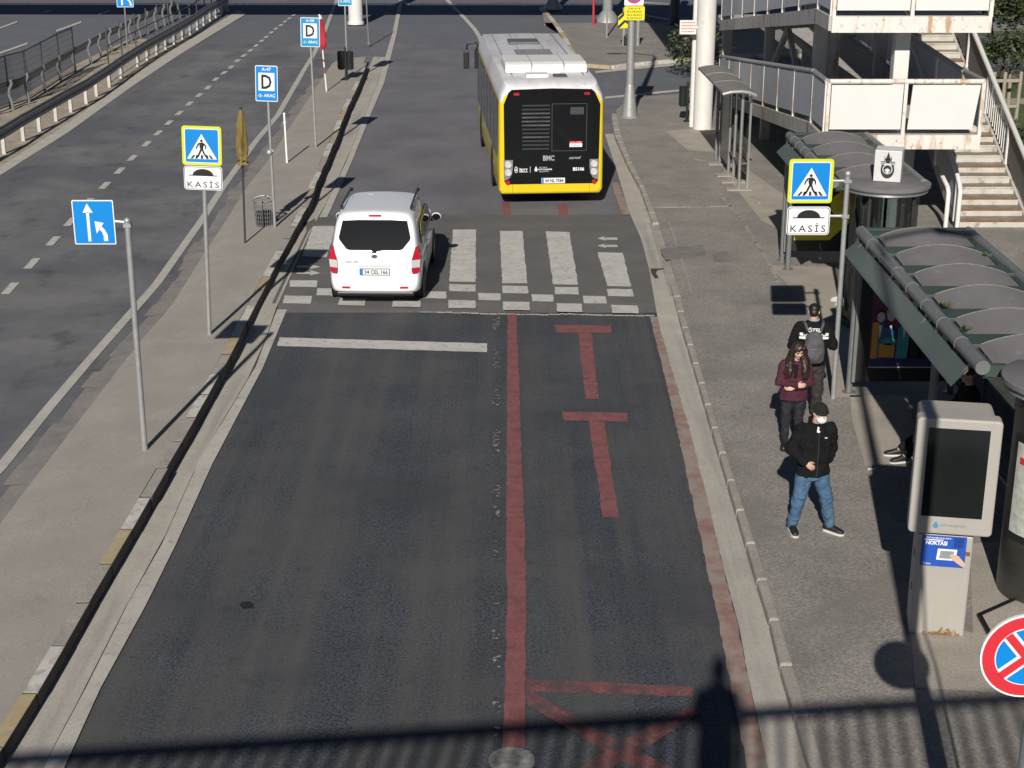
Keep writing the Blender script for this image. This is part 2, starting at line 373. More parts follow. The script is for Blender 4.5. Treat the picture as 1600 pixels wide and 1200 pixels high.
# concrete seams on the pavement
mb=MB()
for pl in ([(1120,298),(1160,345),(1200,410),(1215,440)],[(1085,248),(1125,258),(1150,275)],[(1022,324),(1110,323),(1145,322)]):
    for p,q in zip(pl,pl[1:]):
        mb.bar((*G(*p,PH),PH+.004),(*G(*q,PH),PH+.004),.07,.01)
struct(mb.build('pavement',mat('seam_concrete',(.33,.3,.26),.9,var=.2,scale=4,stain=[(5,.5,.62,(.12,.11,.1),.8)])))
mb=MB()
for q in ([(1032,389),(1098,383),(1103,399),(1040,407)],[(1110,396),(1136,392),(1142,407),(1116,410)]):
    mb.poly(rag([(*G(u,v,PH),PH+.006) for u,v in q],.2,.03))
struct(mb.build('pavement',mat('patched_asphalt',(.185,.172,.16),.9,var=.2,scale=2,fine=.35,fscale=38,stain=[(2,.5,.66,(.22,.2,.18),.7)])))
# broken drain hole at the dropped kerb
mb=MB(); c=G(1024,425,.066)
mb.poly([(c[0]-.05,c[1]-.5,.071),(c[0]+.03,c[1]-.45,.071),(c[0]+.0,c[1]-.1,.071),(c[0]+.06,c[1]+.15,.071),(c[0]+.2,c[1]+.2,.071),(c[0]+.2,c[1]+.28,.071),(c[0]-.08,c[1]+.25,.071),(c[0]-.09,c[1]-.1,.071)])
tag(struct(mb.build('gutter',mat('crack_dark',(.05,.045,.035),.95,var=.3,scale=14))))
# far pavement across the side road
fp=[G(u,v,PH) for u,v in [(905,99),(955,103),(1000,98),(1060,92),(1100,86)]]
fl=[G(u,v,PH) for u,v in [(846,11),(862,30),(880,55),(893,80),(905,99)]]
poly=fl+fp[1:]+[(30,fp[-1][1]+2),(30,75),(fl[0][0],75.5)]
poly=[p for p in poly]
struct(MB().prism(poly,-.02,PH,0).build('pavement',paving))
mb=MB(); path=fl+fp[1:]+[(30,fp[-1][1]+2)]
acc=0
for p,q in zip(path,path[1:]):
    d=Vector((q[0]-p[0],q[1]-p[1])); L=d.length; n=max(1,int(L/1.0)); d.normalize(); nn=Vector((-d.y,d.x))
    for i in range(n):
        a=Vector(p)+d*(L*i/n+.02); b=Vector(p)+d*(L*(i+1)/n-.02)
        mi=[0,0,1,1][(acc//1)%4]; acc+=1
        mb.prism([tuple(a-nn*.1),tuple(b-nn*.1),tuple(b+nn*.12),tuple(a+nn*.12)],-.01,PH+.015,mi)
bevel(struct(mb.build('kerb',[kerbw,kerby])),.02)
# lawn and verge
struct(MB().poly([(12.6,37,PH+.01),(60,37,PH+.01),(60,72,PH+.01),(12.6,72,PH+.01)]).build('lawn',grassm))
g1=[G(u,v,0) for u,v in [(-90,300),(-40,268),(8,240),(63,205),(112,175),(152,150),(190,122),(234,96),(272,71),(308,45),(340,28),(357,17)]]
g2=[G(u,v,0) for u,v in [(-90,225),(-30,188),(45,161),(71,144),(95,128),(118,115),(142,100),(170,86),(200,72),(232,56),(281,33),(320,14),(330,8)]]
mb=MB(); yv=[24+k*2 for k in range(24)]
def off(pl,d): return [(x+d,y) for x,y in pl]
for a,b in zip(yv,yv[1:]):
    mb.poly([(xat(g2,a)-.5,a,.03),(xat(leftm,a)+.1,a,.006),(xat(leftm,b)+.1,b,.006),(xat(g2,b)-.5,b,.03)])
struct(mb.build('verge',dirt))
# ------------------------------------------------------------ road markings
mb=MB()
def mk(pts,h,m,conv=None):
    mb.poly(rag([(*G(*(conv(p) if conv else p),h),h) for p in pts],.14,.010),m)
z7=lambda p:(p[0]/2.4615+400,p[1]/2.4615+330)
HZ=.056
for st in [[(220,57),(310,57),(272,177),(177,172)],[(405,60),(493,61),(466,268),(368,265)],[(580,65),(668,66),(655,270),(558,268)],[(758,70),(846,70),(845,272),(743,270)],[(937,75),(1025,76),(1043,277),(947,277)],[(1114,77),(1205,80),(1239,282),(1143,281)],[(1313,157),(1410,160),(1443,290),(1352,288)],
  [(132,265),(236,266),(232,292),(128,290)],[(745,280),(845,282),(845,309),(743,307)],[(947,286),(1045,288),(1047,316),(949,315)],[(1148,291),(1240,292),(1243,320),(1151,319)],[(1349,298),(1447,300),(1453,328),(1353,326)],
  [(237,296),(330,297),(325,325),(232,323)],[(445,302),(535,304),(532,331),(441,329)],[(650,308),(732,309),(731,336),(645,334)],[(853,314),(940,316),(940,343),(855,341)],[(1059,319),(1142,321),(1143,348),(1062,346)],[(1257,325),(1345,327),(1349,355),(1262,354)],
  [(110,324),(216,326),(209,356),(103,354)],[(322,335),(422,337),(418,363),(316,360)],[(528,342),(633,344),(632,369),(523,367)],[(740,341),(843,343),(845,374),(740,372)],[(949,347),(1052,349),(1054,381),(952,380)],[(1155,354),(1253,356),(1256,388),(1160,386)],[(1365,360),(1467,363),(1472,393),(1370,391)]]:
    mk(st,HZ,0,z7)
for y0 in (105,133):
    mk([(1312,y0),(1342,y0-9),(1338,y0-3),(1388,y0-4),(1392,y0+5),(1342,y0+4),(1348,y0+9)],HZ,0,z7)
for y0 in (213,237):
    mk([(160,y0-4),(210,y0-4),(205,y0-11),(248,y0+1),(205,y0+10),(210,y0+4),(155,y0+4)],HZ,0,z7)
mk([(90,485),(890,508),(888,542),(82,518)],.010,0,z7)
# seam where the asphalt changes
sp=[(80,372),(250,374),(420,377),(600,384),(790,391),(1000,397),(1110,398),(1200,395),(1300,399),(1535,403)]
for p,q in zip(sp,sp[1:]):
    for i in range(6):
        f0,f1=i/6,(i+.93)/6; j=random.uniform(-1.2,1.2)
        a=(p[0]+(q[0]-p[0])*f0,p[1]+(q[1]-p[1])*f0+j); b=(p[0]+(q[0]-p[0])*f1,p[1]+(q[1]-p[1])*f1+j)
        mk([(a[0],a[1]-2.2),(b[0],b[1]-2.2),(b[0],b[1]+2.2),(a[0],a[1]+2.2)],.0105,1,z7)
struct(mb.build('road_marking',[paintw,paintf]))
# worn edge line of the main road, left road lines
strip('road_marking',lw_l[:9],lw_r[:9],.0205,painty); strip('road_marking',lw_l[9:],lw_r[9:],.0205,painty)
wl=[(-80,813),(0,731),(77,636),(140,562),(245,443),(317,341),(349,291),(400,220),(434,180),(475,109),(490,85),(507,50),(519,18),(526,0)]
strip('road_marking',[(u-9*(v+150)/900-1,v) for u,v in wl],[(u+9*(v+150)/900+1,v) for u,v in wl],.010,painty)
le=[(-90,322),(0,267),(100,204),(200,132),(275,82),(378,19)]
strip('road_marking',[(u-6,v-3) for u,v in le],[(u+6,v+3) for u,v in le],.012,painty)
mb=MB()
ds=[(16,451),(50,412),(83,377),(110,347),(137,316),(164,290),(187,267),(207,247),(229,225),(247,208),(264,192),(280,177),(296,162),(311,149),(325,137),(337,124),(350,114),(361,105),(371,95),(381,87),(391,79),(400,71.5),(409,64),(416,58),(424,51),(431,45),(439,39.5),(445,34),(452,29),(459,24)]
W=[G(*d) for d in ds]
for i,w in enumerate(W):
    a=Vector(W[max(i-1,0)]); b=Vector(W[min(i+1,len(W)-1)]); d=(b-a).normalized(); n=Vector((-d.y,d.x))
    c=Vector(w)
    mb.poly([(*(c-d*.42-n*.085),.009),(*(c-d*.42+n*.085),.009),(*(c+d*.42+n*.085),.009),(*(c+d*.42-n*.085),.009)])
for a,b,wd in [((0,83),(43,68),3),((88,48.5),(127,34.5),3),((154,22.5),(173,17),2.5),((0,44),(27,34),2.5),((64,21),(82,16),2),((-40,100),(-20,92),3)]:
    mb.poly([(*G(a[0],a[1]-wd/2),.009),(*G(a[0],a[1]+wd/2),.009),(*G(b[0],b[1]+wd/2),.009),(*G(b[0],b[1]-wd/2),.009)])
cl=[(691,-8),(712,15),(727,30),(742,47),(750,60),(756,80)]
for p,q in zip(cl,cl[1:]):
    mb.poly([(*G(p[0]-3,p[1]),.009),(*G(p[0]+4,p[1]),.009),(*G(q[0]+4,q[1]),.009),(*G(q[0]-3,q[1]),.009)])
for a,b in [((930,113),(1090,98)),((945,153),(1090,139)),((1004,4.5),(1046,7)),((1006,24),(1045,31)),((620,-2),(640,8))]:
    mb.poly([(*G(a[0],a[1]-1.6),.009),(*G(a[0],a[1]+1.6),.009),(*G(b[0],b[1]+1.6),.009),(*G(b[0],b[1]-1.6),.009)])
struct(mb.build('road_marking',paintf))
# red bus-stop box
mb=MB()
def rq(pts,h=.012,m=0,conv=None): mk_(pts,h,m,conv)
def mk_(pts,h,m,conv): mb.poly(rag([(*G(*(conv(p) if conv else p),h),h) for p in pts],.13,.011),m)
rq([(793,491),(807,491),(814,680),(792,680)]); rq([(792,680),(814,680),(820,830),(791,830)]); rq([(791,830),(820,830),(822,950),(792,950)]); rq([(792,950),(822,950),(819,1181),(785,1181)]); rq([(785,1181),(819,1181),(818,1290),(782,1290)])
rq([(1148,437),(1368,440),(1365,468),(1155,467)],conv=z7); rq([(1238,466),(1290,467),(1318,722),(1268,722)],conv=z7)
rq([(878,643),(980,645),(981,659),(882,657)]); rq([(920,657.5),(944,658),(967,808),(942,808)])
rq([(822,1061),(1085,1073),(1083,1088),(822,1080)],.012,2)
rq([(822,1068),(836,1084),(975,1162),(1075,1212),(1055,1235),(960,1182),(826,1102)],.015,2)
rq([(1085,1100),(1095,1114),(1004,1172),(900,1230),(880,1215),(975,1155)],.018,2)
for q in ([(783,315),(796,315),(798,336),(786,336)],[(872,318),(886,318),(888,336),(874,336)]): rq(q)
rl=[(1015,495),(1032,560),(1060,680),(1090,820),(1107,900),(1120,956),(1142,1076),(1155,1132),(1168,1205),(1185,1290)]
rr=[(1027,495),(1045,560),(1080,680),(1115,820),(1133,900),(1149,960),(1172,1076),(1185,1132),(1200,1205),(1220,1290)]
for i in range(len(rl)-1): rq([rl[i],rr[i],rr[i+1],rl[i+1]],.019,1)
for q in ([(955,285),(966,285),(985,335),(972,335)],): rq(q,.016,1)
struct(mb.build('road_marking',[paintr,paintrf,paintrx]))
mb=MB()
for v,dv in [(505,22),(560,30),(620,26),(690,36),(770,24),(800,18),(860,34),(935,16),(990,20),(1035,30),(1100,26),(1150,30)]:
    s=.5+v/1400; rq([(771,v-dv/2),(782,v-dv/2),(781,v+dv/2),(769,v+dv/2)],.008)
struct(mb.build('road_marking',paintspeck))
def oil(name,cu,cv,ru,rv,m,h=.0095):
    mb=MB(); pts=[]
    for k in range(18):
        a=2*math.pi*k/18; r=random.uniform(.7,1.1); pts.append((cu+ru*r*math.cos(a),cv+rv*r*math.sin(a)))
    mb.poly([(*G(u,v,h),h) for u,v in pts]); struct(mb.build(name,m))
oilm=mat('oil_stain',(.04,.039,.039),.7,var=.3,scale=6,stain=[(5,.45,.58,(.13,.127,.127),.9)])
oil('road',385,945,13,7,mat('tar_patch',(.016,.016,.017),.7,var=.2,scale=8),.0085)
# manhole
c=G(800,1190); mb=MB(); mb.lathe([(.0,.03),(.2,.03),(.22,.026),(.225,.012)],(c[0],c[1],0),28)
tag(mb.build('manhole_cover',mat('pale_iron_cover',(.24,.235,.225),.8,var=.3,scale=6,stain=[(9,.5,.6,(.1,.1,.1),.7)])),'round pale manhole cover on the end of the red line','manhole cover')
# ------------------------------------------------------------ lettering and sign panels
_TX={}
def text2d(s, bold=0.0, spacing=1.0):
    k=(s,bold,spacing)
    if k in _TX: return _TX[k]
    cu=bpy.data.curves.new('lettering','FONT'); cu.body=s; cu.size=1; cu.resolution_u=2; cu.offset=bold; cu.space_character=spacing
    ob=bpy.data.objects.new('lettering',cu); COL.objects.link(ob)
    dg=bpy.context.evaluated_depsgraph_get(); dg.update()
    me=bpy.data.meshes.new_from_object(ob.evaluated_get(dg))
    vs=[(v.co.x,v.co.y) for v in me.vertices]; fs=[list(p.vertices) for p in me.polygons]
    bpy.data.objects.remove(ob); bpy.data.curves.remove(cu); bpy.data.meshes.remove(me)
    x0=min(v[0] for v in vs); x1=max(v[0] for v in vs); y0=min(v[1] for v in vs); y1=max(v[1] for v in vs)
    _TX[k]=([((x-x0)/(x1-x0)-.5,(y-y0)/(y1-y0)-.5) for x,y in vs],fs); return _TX[k]
class Face:
    """flat artwork on a plane: origin o, right vector x, up vector z, outward normal n; layers sit 3 mm apart"""
    def __init__(s, mb, o=(0,0,0), x=(1,0,0), z=(0,0,1), base=0.0, step=.003):
        s.mb=mb; s.o=Vector(o); s.x=Vector(x).normalized(); s.z=Vector(z).normalized(); s.n=s.x.cross(s.z); s.base=base; s.step=step
    def P(s,p,l): return s.o+s.x*p[0]+s.z*p[1]+s.n*(s.base+s.step*l)
    def poly(s, pts, m, l=1): s.mb.poly([s.P(p,l) for p in pts],m)
    def rect(s, cx,cz,w,h,m,l=1,r=0): s.poly(rrect(cx,cz,w,h,r),m,l)
    def disc(s, cx,cz,r,m,l=1,n=28,rz=None): s.poly([(cx+r*math.cos(2*math.pi*k/n),cz+(rz or r)*math.sin(2*math.pi*k/n)) for k in range(n)],m,l)
    def text(s, t, cx,cz,w,h,m,l=1,bold=0.0,sp=1.0,skew=0):
        vs,fs=text2d(t,bold,sp); s.mb.add([s.P((cx+(a+skew*b)*w,cz+b*h),l) for a,b in vs],fs,m)
def rrect(cx,cz,w,h,r=0,n=5):
    if r<=0: return [(cx-w/2,cz-h/2),(cx+w/2,cz-h/2),(cx+w/2,cz+h/2),(cx-w/2,cz+h/2)]
    out=[]
    for sx,sz,a0 in ((1,-1,-90),(1,1,0),(-1,1,90),(-1,-1,180)):
        for k in range(n+1):
            a=R(a0+90*k/n); out.append((cx+sx*(w/2-r)+r*math.cos(a),cz+sz*(h/2-r)+r*math.sin(a)))
    return out
def plate(mb, cx,cz,w,h,r,m,y=0,t=.02,mb_back=None):
    mb.ext([(x,y,z) for x,z in rrect(cx,cz,w,h,r)],(0,t,0),m)
def pict_man(F, cx,cz,s,m,l):
    q=lambda pts: F.poly([(cx+x*s,cz+z*s) for x,z in pts],m,l)
    F.disc(cx+.0*s,cz+.40*s,.075*s,m,l,14)
    q([(-.1,.30),(.07,.31),(.13,.24),(.08,-.06),(-.08,-.06),(-.12,.1)])
    q([(-.1,.30),(-.12,.2),(-.22,.08),(-.27,-.06),(-.33,-.03),(-.27,.14),(-.17,.28)])
    q([(.07,.31),(.17,.24),(.26,.13),(.25,-.04),(.19,-.04),(.19,.1),(.1,.18)])
    q([(-.08,-.06),(.03,-.06),(-.06,-.26),(-.18,-.5),(-.28,-.5),(-.2,-.32)])
    q([(-.02,-.06),(.08,-.06),(.16,-.28),(.29,-.46),(.2,-.5),(.07,-.3)])
def ped_panel(mb, cx, cz, w, mats_off=0):
    # materials: 0 fluo, 1 white, 2 blue, 3 black, 4 back
    h=w*1.0
    plate(mb,cx,cz,w,h,.05,0)
    F=Face(mb,(cx,0,cz))
    F.rect(0,0,w*.87,h*.87,1,1,.03); F.rect(0,0,w*.83,h*.83,2,2,.02)
    t=w*.36; F.poly([(-t*1.05,-t*.93),(t*1.05,-t*.93),(0,t*.85)],1,3)
    pict_man(F,0,-.055*w,w*.46,3,4)
    for a,b in ((-.26,-.19),(-.14,-.12),(0,0),(.14,.12),(.26,.19)):
        F.poly([(a*w-.03*w,-.325*w),(a*w+.03*w,-.325*w),(b*w+.026*w,-.232*w),(b*w-.022*w,-.232*w)],3,4)
def hump_panel(mb,cx,cz,w,h):
    plate(mb,cx,cz,w,h,.05,1)
    F=Face(mb,(cx,0,cz))
    F.rect(0,0,w*.965,h*.94,3,1,.04); F.rect(0,0,w*.935,h*.9,1,2,.035)
    F.poly([(w*.27*math.cos(R(a)),h*.12+h*.27*math.sin(R(a))) for a in range(0,181,12)],3,3)
    F.rect(0,h*.115,w*.74,h*.035,3,3)
    F.text('KASİS',0,-h*.23,w*.82,h*.32,3,3,bold=.004,sp=1.3)
SM=[sfluo,swhite,sblue,sblack,galvd]
def clamp(mb,x,z,y=0.03): mb.box((x,y,z),(.09,.05,.035))
def px_panel(base_Y, c):                      # photo corners of a sign (left,top,right,bottom) -> centre and size at that distance
    x0,z1=V(c[0],c[1],base_Y); x1,_=V(c[2],c[1],base_Y); _,z0=V(c[0],c[3],base_Y)
    return (x0+x1)/2,(z0+z1)/2,abs(x1-x0),abs(z1-z0)

# ---- blue lane-merge sign, nearest on the island
b=G(229,708,.14); Y=b[1]; cx,cz,w,h=px_panel(Y,(112,312,177,381))
rt=empty('lane_sign',(b[0],Y,.14),0,'square blue sign with one long and one bent white arrow, nearest on the island','road sign')
zt=V(197,345,Y)[1]-.14
mb=MB(); mb.tube([(-.02,.0,-.12),(0,0,zt)],.042,12); mb.sphere((0,0,zt),.05,10); mb.tube([(0,0,zt-.02),(-.26,0,zt-.0)],.022,8); mb.box((0,0,zt-.06),(.1,.1,.05)); autos(mb.build('pole',galv,rt))
mb=MB(); ox=cx-b[0]; oz=cz-.14; plate(mb,ox,oz,w,h,.02,1,y=-.03); F=Face(mb,(ox,-.03,oz)); F.rect(0,0,w*.95,h*.955,0,1,.015)
panel=mb.build('panel',[sblue,swhite],rt)
mb=MB(); F=Face(mb,(ox,-.03,oz))
F.rect(-.13*w,-.1*h,.07*w,.66*h,0,3); F.poly([(-.25*w,.22*h),(-.0*w,.22*h),(-.13*w,.43*h)],0,3)
F.poly([(.21*w,-.42*h),(.31*w,-.42*h),(.31*w,-.28*h),(.25*w,-.16*h),(.18*w,-.09*h),(.11*w,-.15*h),(.18*w,-.21*h),(.21*w,-.3*h)],0,3)
F.poly([(.05*w,-.25*h),(.24*w,-.01*h),(.02*w,.03*h)],0,3)
mb.build('arrow',swhite,panel)

# ---- crossing + hump sign on the island
def cross_sign(bx,by,label,sqc,hpc,pole_top_z,pole_x,brk=False):
    rt=empty('crossing_sign',(bx,by,.14),0,label,'road sign')
    mb=MB(); mb.tube([(0,0,-.13),(pole_x,0.02,pole_top_z-.14)],.038,12)
    if brk:
        mb.sphere((pole_x,.02,pole_top_z-.14),.055,10)
        for z in brk: mb.tube([(pole_x,.02,z-.14),(sqc[0]-bx+sqc[2]*.3,.02,z-.14)],.024,8); mb.box((pole_x,.02,z-.14),(.11,.1,.05))
    autos(mb.build('pole',galv,rt))
    mb=MB(); ped_panel(mb,0,0,sqc[2]); o=mb.build('crossing_panel',SM,rt,loc=(sqc[0]-bx,-.045,sqc[1]-.14))
    mb=MB(); hump_panel(mb,0,0,hpc[2],hpc[3]); o2=mb.build('hump_panel',SM,rt,loc=(hpc[0]-bx,-.045,hpc[1]-.14))
    return rt,o,o2
b=G(327,528,.14); Y=b[1]
r_,o1,o2=cross_sign(b[0],Y,'yellow bordered crossing sign over a KASİS board on the traffic island',px_panel(Y,(283,197,345,257)),px_panel(Y,(287,259,347,296)),V(318,215,Y)[1],V(318,240,Y)[0]-b[0])
for o in (o1,o2): o.rotation_euler=(0,R(2.0),0)
Y=22.8; b=(V(1302,617,Y)[0],Y)
cross_sign(b[0],Y,'yellow bordered crossing sign over a KASİS board on the pavement by the shelters',px_panel(Y,(1233,250,1303,314)),px_panel(Y,(1230,322,1297,366)),V(1325,272,Y)[1],V(1325,275,Y)[0]-b[0],brk=(V(1312,283,Y)[1],V(1312,338,Y)[1]))

# ---- dolmus stop signs
def d_sign(base,corners,label,t1,t2,blue,top,extra=None,tiltx=0):
    b=G(*base,.14); Y=b[1]; cx,cz,w,h=px_panel(Y,corners)
    rt=empty('stop_sign',(b[0],Y,.14),0,label,'stop sign','dolmuş stop signs on the island')
    pt=V(top[0],top[1],Y)
    mb=MB(); mb.tube([(0,0,-.12),(pt[0]-b[0],.0,pt[1]-.14)],.032,10)
    if extra:
        e=V(*extra,Y); mb.sphere((e[0]-b[0],-.01,e[1]-.14),.075,10); mb.box((e[0]-b[0]+.03,0,e[1]-.1),(.14,.06,.05))
    autos(mb.build('pole',galv,rt))
    mb=MB(); plate(mb,0,0,w,h,.03,1); F=Face(mb); F.rect(0,0,w*.94,h*.955,0,1,.02); F.rect(-.0*w,.05*h,w*.72,h*.5,1,2)
    p=mb.build('panel',[blue,swhite],rt,loc=(cx-b[0],-.05,cz-.14)); p.rotation_euler=(0,tiltx,0)
    mb=MB(); F=Face(mb)
    F.text('D',0,.05*h,w*.46,h*.40,1,3,bold=.02)
    if t1: F.text(t1,0,.40*h,w*.42,h*.095,0,3,bold=.02)
    F.text(t2,0,-.34*h,w*.78,h*.11,0,3,bold=.02)
    mb.build('lettering',[swhite,sblack],p)
    return rt
d_sign((430,362),(398,102,433,158),'blue D sign lettered A-47 behind the wire bin, nearest stop sign to the white van','A-47','-2- ARAÇ',sblue,(417,120),(421,238),R(2))
d_sign((494,237),(469,27,499,73),'lighter blue D sign lettered A-108 beside the furled red flag','A-108','-1- ARAÇ',steal,(484,40),None,R(1.5))
d_sign((543,127),(527,-36,549,9),'lighter blue D sign farthest up the island, mostly cut off, behind the twin black bins',None,'-2- ARAÇ',steal,(538,-20))

# ---- pole with bracket only, beyond the last D sign
b=G(576,67,.15); rt=MB(); z=V(570,-40,b[1])[1]
mb=MB(); mb.tube([(0,0,-.1),(V(570,-40,b[1])[0]-b[0],0,z)],.03,8); mb.sphere((V(570,-40,b[1])[0]-b[0],0,z),.04,8); mb.lathe([(.09,0),(.085,.03),(.03,.035)],(0,0,0),12)
o=autos(mb.build('sign_pole',galvd,None,loc=(b[0],b[1],.14))); tag(o,'thin bare grey pole on the island to the right of the white column','pole')

# ---- furled parasol, furled red flag, white posts
b=G(383,384,.13); Y=b[1]
rt=empty('furled_parasol',(b[0],Y,.13),0,'furled mustard brown parasol tied at the bottom on a thin dark pole','parasol')
tx,tz=V(376,170,Y); bx,bz=V(379,256,Y)
A=Vector((tx-b[0],0,tz-.13)); B=Vector((bx-b[0],0,bz-.13))
mb=MB(); mb.tube([(0,0,-.1),B,A],.022,8); mb.sphere(A+Vector((0,0,.02)),.035,8); autos(mb.build('pole',steeld,rt))
brown=mat('parasol_cloth',(.22,.155,.045),.9,var=.35,scale=7,stretch=(3,3,.5),stain=[(12,.55,.65,(.09,.06,.025),.8,(2,2,.3))])
mb=MB(); n=20; rings=[]
for i in range(13):
    t=i/12; c=A.lerp(B,t); r=[.02,.05,.065,.075,.082,.088,.094,.1,.105,.11,.1,.075,.12][i]
    rings.append([c+Vector((math.cos(2*math.pi*k/n),math.sin(2*math.pi*k/n),0))*r*(1+.24*math.sin(8*math.pi*k/n+t*3)+random.uniform(-.08,.08))+Vector((0,0,random.uniform(-.02,.02))) for k in range(n)])
mb.rings(rings); autos(mb.build('canopy',brown,rt),60)
mb=MB(); mb.tube([B+Vector((.085*math.cos(a),.085*math.sin(a),.07)) for a in [2*math.pi*k/14 for k in range(15)]],.014,6); mb.sphere(B+Vector((.1,-.03,.03)),.035,8); mb.build('tie',black,rt)
b=G(511,148,.1); Y=b[1]
rt=empty('furled_flag',(b[0],Y,.1),0,'furled red and white flag wrapped round a white pole','flag')
tx,tz=V(499,24,Y); A=Vector((tx-b[0],0,tz-.1)); z0=V(503,78,Y)[1]-.1
mb=MB(); mb.tube([(0,0,-.1),A],.025,8); mb.sphere(A,.04,8); pl=autos(mb.build('pole',[swhite],rt))
for t0,t1 in ((.27,.35),(.42,.45)): mb=MB(); mb.tube([A*t0,A*t1],.029,8); mb.build('stripe',mat('rust_red_band',(.25,.08,.06),.8),pl)
redc=mat('red_cloth',(.46,.02,.035),.8,var=.25,scale=8,stretch=(2,2,.4))
mb=MB(); mbw=MB()
n=14; rings=[]
for i in range(11):
    t=i/10; c=A*(1-t)+A*(z0/A.z)*t; r=[.03,.055,.075,.085,.09,.1,.105,.11,.12,.09,.04][i]
    rings.append([c+Vector((.03,0,0))+Vector((math.cos(2*math.pi*k/n),math.sin(2*math.pi*k/n),0))*r*(1+.25*math.sin(6*math.pi*k/n+t*4)) for k in range(n)])
mb.rings(rings)
for i,f in enumerate(mb.f): mb.m[i]=1 if (i//n in (4,7) and (i%n)<6) or i//n==0 else 0
autos(mb.build('cloth',[redc,swhite],rt),60)
b=G(449,261,.1); tx,tz=V(444,178,b[1])
mb=MB(); mb.tube([(0,0,-.1),(tx-b[0],0,tz-.1)],.028,10); mb.sphere((tx-b[0],0,tz-.1),.038,10); mb.tube([((tx-b[0])*.82,0,(tz-.1)*.82),((tx-b[0])*.86,0,(tz-.1)*.86)],.042,10)
tag(autos(mb.build('marker_post',swhite,None,loc=(b[0],b[1],.1))),'slim white post standing free on the island between the first two D signs','post')
# ---- white round column at the far end of the island
b=G(556,36,.1); mb=MB(); mb.lathe([(.40,-.05),(.40,.06),(.34,.07),(.34,9.2),(.0,9.2)],(0,0,0),24)
tag(autos(mb.build('column',white,None,loc=(b[0],b[1],.1))),'stout white round column at the far end of the island','column')

# ---- wire bin on the island
b=G(414,358,.13)
rt=empty('wire_bin',(b[0],b[1],.13),0,'grey wire mesh bin with a black liner standing on the island','bin')
mb=MB(); r0,r1,hh=.19,.23,.66
for k in range(24):
    a=2*math.pi*k/24; mb.tube([(r0*math.cos(a),r0*math.sin(a),.03),(r1*math.cos(a),r1*math.sin(a),hh)],.006,4)
for i in range(8):
    z=.03+(hh-.03)*i/7; r=r0+(r1-r0)*i/7; mb.tube([(r*math.cos(2*math.pi*k/24),r*math.sin(2*math.pi*k/24),z) for k in range(25)],.006 if i<7 else .016,5)
mb.lathe([(0,.02),(r0,.02),(r0,.05)],(0,0,0),20); mb.build('basket',galvd,rt)
mb=MB(); mb.lathe([(.0,.04),(.17,.05),(.2,.36),(.17,.40),(0,.37)],(0,0,0),18)
o=mb.build('liner',black,rt)
mb=MB(); mb.tube([(.2*math.cos(a),-.02,hh+.2*math.sin(a)*.5) for a in [math.pi*k/10 for k in range(11)]],.012,6); mb.tube([(0,-.22,.1),(0,-.235,hh)],.014,6); mb.build('handle',galv,rt)
def post_bin(name,loc,label,n,cover,rz=0,hh=1.05):
    rt=empty(name,loc,rz,label,'bin')
    mb=MB(); mb.lathe([(.11,0),(.11,.02),(.06,.06),(.04,.08),(.035,hh*.5),(.035,hh),(.05,hh+.01),(.04,hh+.07),(0,hh+.085)],(0,0,0),14); mb.box((0,0,hh*.62),(.34 if n>1 else .3,.05,.04)); autos(mb.build('post',cover,rt))
    for i in range(n):
        sx=-1 if i==0 else 1
        mb=MB(); c=(sx*.155,0,0)
        mb.lathe([(0,hh*.42),(.10,hh*.42),(.112,hh*.46),(.118,hh*.92),(.128,hh*.94),(.11,hh*.95),(.105,hh*.6),(0,hh*.6)],c,18)
        for k in range(14):
            a=2*math.pi*k/14; mb.box((c[0]+.119*math.cos(a),.119*math.sin(a),hh*.68),(.02,.02,hh*.46),0,rz=a)
        autos(mb.build('basket',cover,rt))
darkgreen=mat('dark_green_iron',(.022,.026,.025),.5,.2,var=.2,scale=5)
b=G(541,131,.14); post_bin('post_bin',(b[0],b[1],.14),'pair of dark slatted bins on one short post on the island',2,darkgreen,0,1.2)
b=G(1073,190,PH); post_bin('post_bin',(b[0],b[1],PH),'single dark bin on a short bollard post in front of the big white column',1,darkgreen,R(20),1.15)

# ------------------------------------------------------------ barriers left of the road
gr=mat('guardrail_steel',(.23,.23,.225),.5,.35,var=.15,scale=4,stain=[(3,.6,.72,(.14,.1,.07),.6)])
def polyline_at(pl, s):
    for p,q in zip(pl,pl[1:]):
        d=math.hypot(q[0]-p[0],q[1]-p[1])
        if s<=d: return (p[0]+(q[0]-p[0])*s/d,p[1]+(q[1]-p[1])*s/d)
        s-=d
    return pl[-1]
gposts=[G(u,v,0) for u,v in [(-52,276),(-20,257),(8,241),(38,221),(63,206),(89,190),(112,176),(136,162.5),(152,151),(172,137),(190,123),(216,105),(231,95),(246,86),(260,77.5),(273,70),(286,62),(298,54.5),(309,46.5),(319,39.5),(329,33),(338,27.5),(347,22),(356,17)]]
rt=empty('guardrail',(gposts[0][0],gposts[0][1],0),0,'long dark guardrail with short white posts along the left road edge','guardrail'); o0=Vector((gposts[0][0],gposts[0][1],0))
mb=MB()
for p,q in zip(gposts,gposts[1:]):
    for dz,dx in ((.52,.06),(.60,.02),(.68,.07),(.76,.02)):
        mb.bar(Vector((p[0]+dx,p[1],dz))-o0,Vector((q[0]+dx,q[1],dz))-o0,.03,.09)
mb.build('rail',gr,rt)
for i,p in enumerate(gposts):
    mb=MB(); mb.box((p[0]-o0.x-.02,p[1]-o0.y,.36),(.10,.07,.76)); mb.box((p[0]-o0.x,p[1]-o0.y,.62),(.1,.1,.16))
    mb.build('post',mat('pale_post_paint',(.5,.48,.44),.7,var=.15,scale=5),rt)
mb=MB()
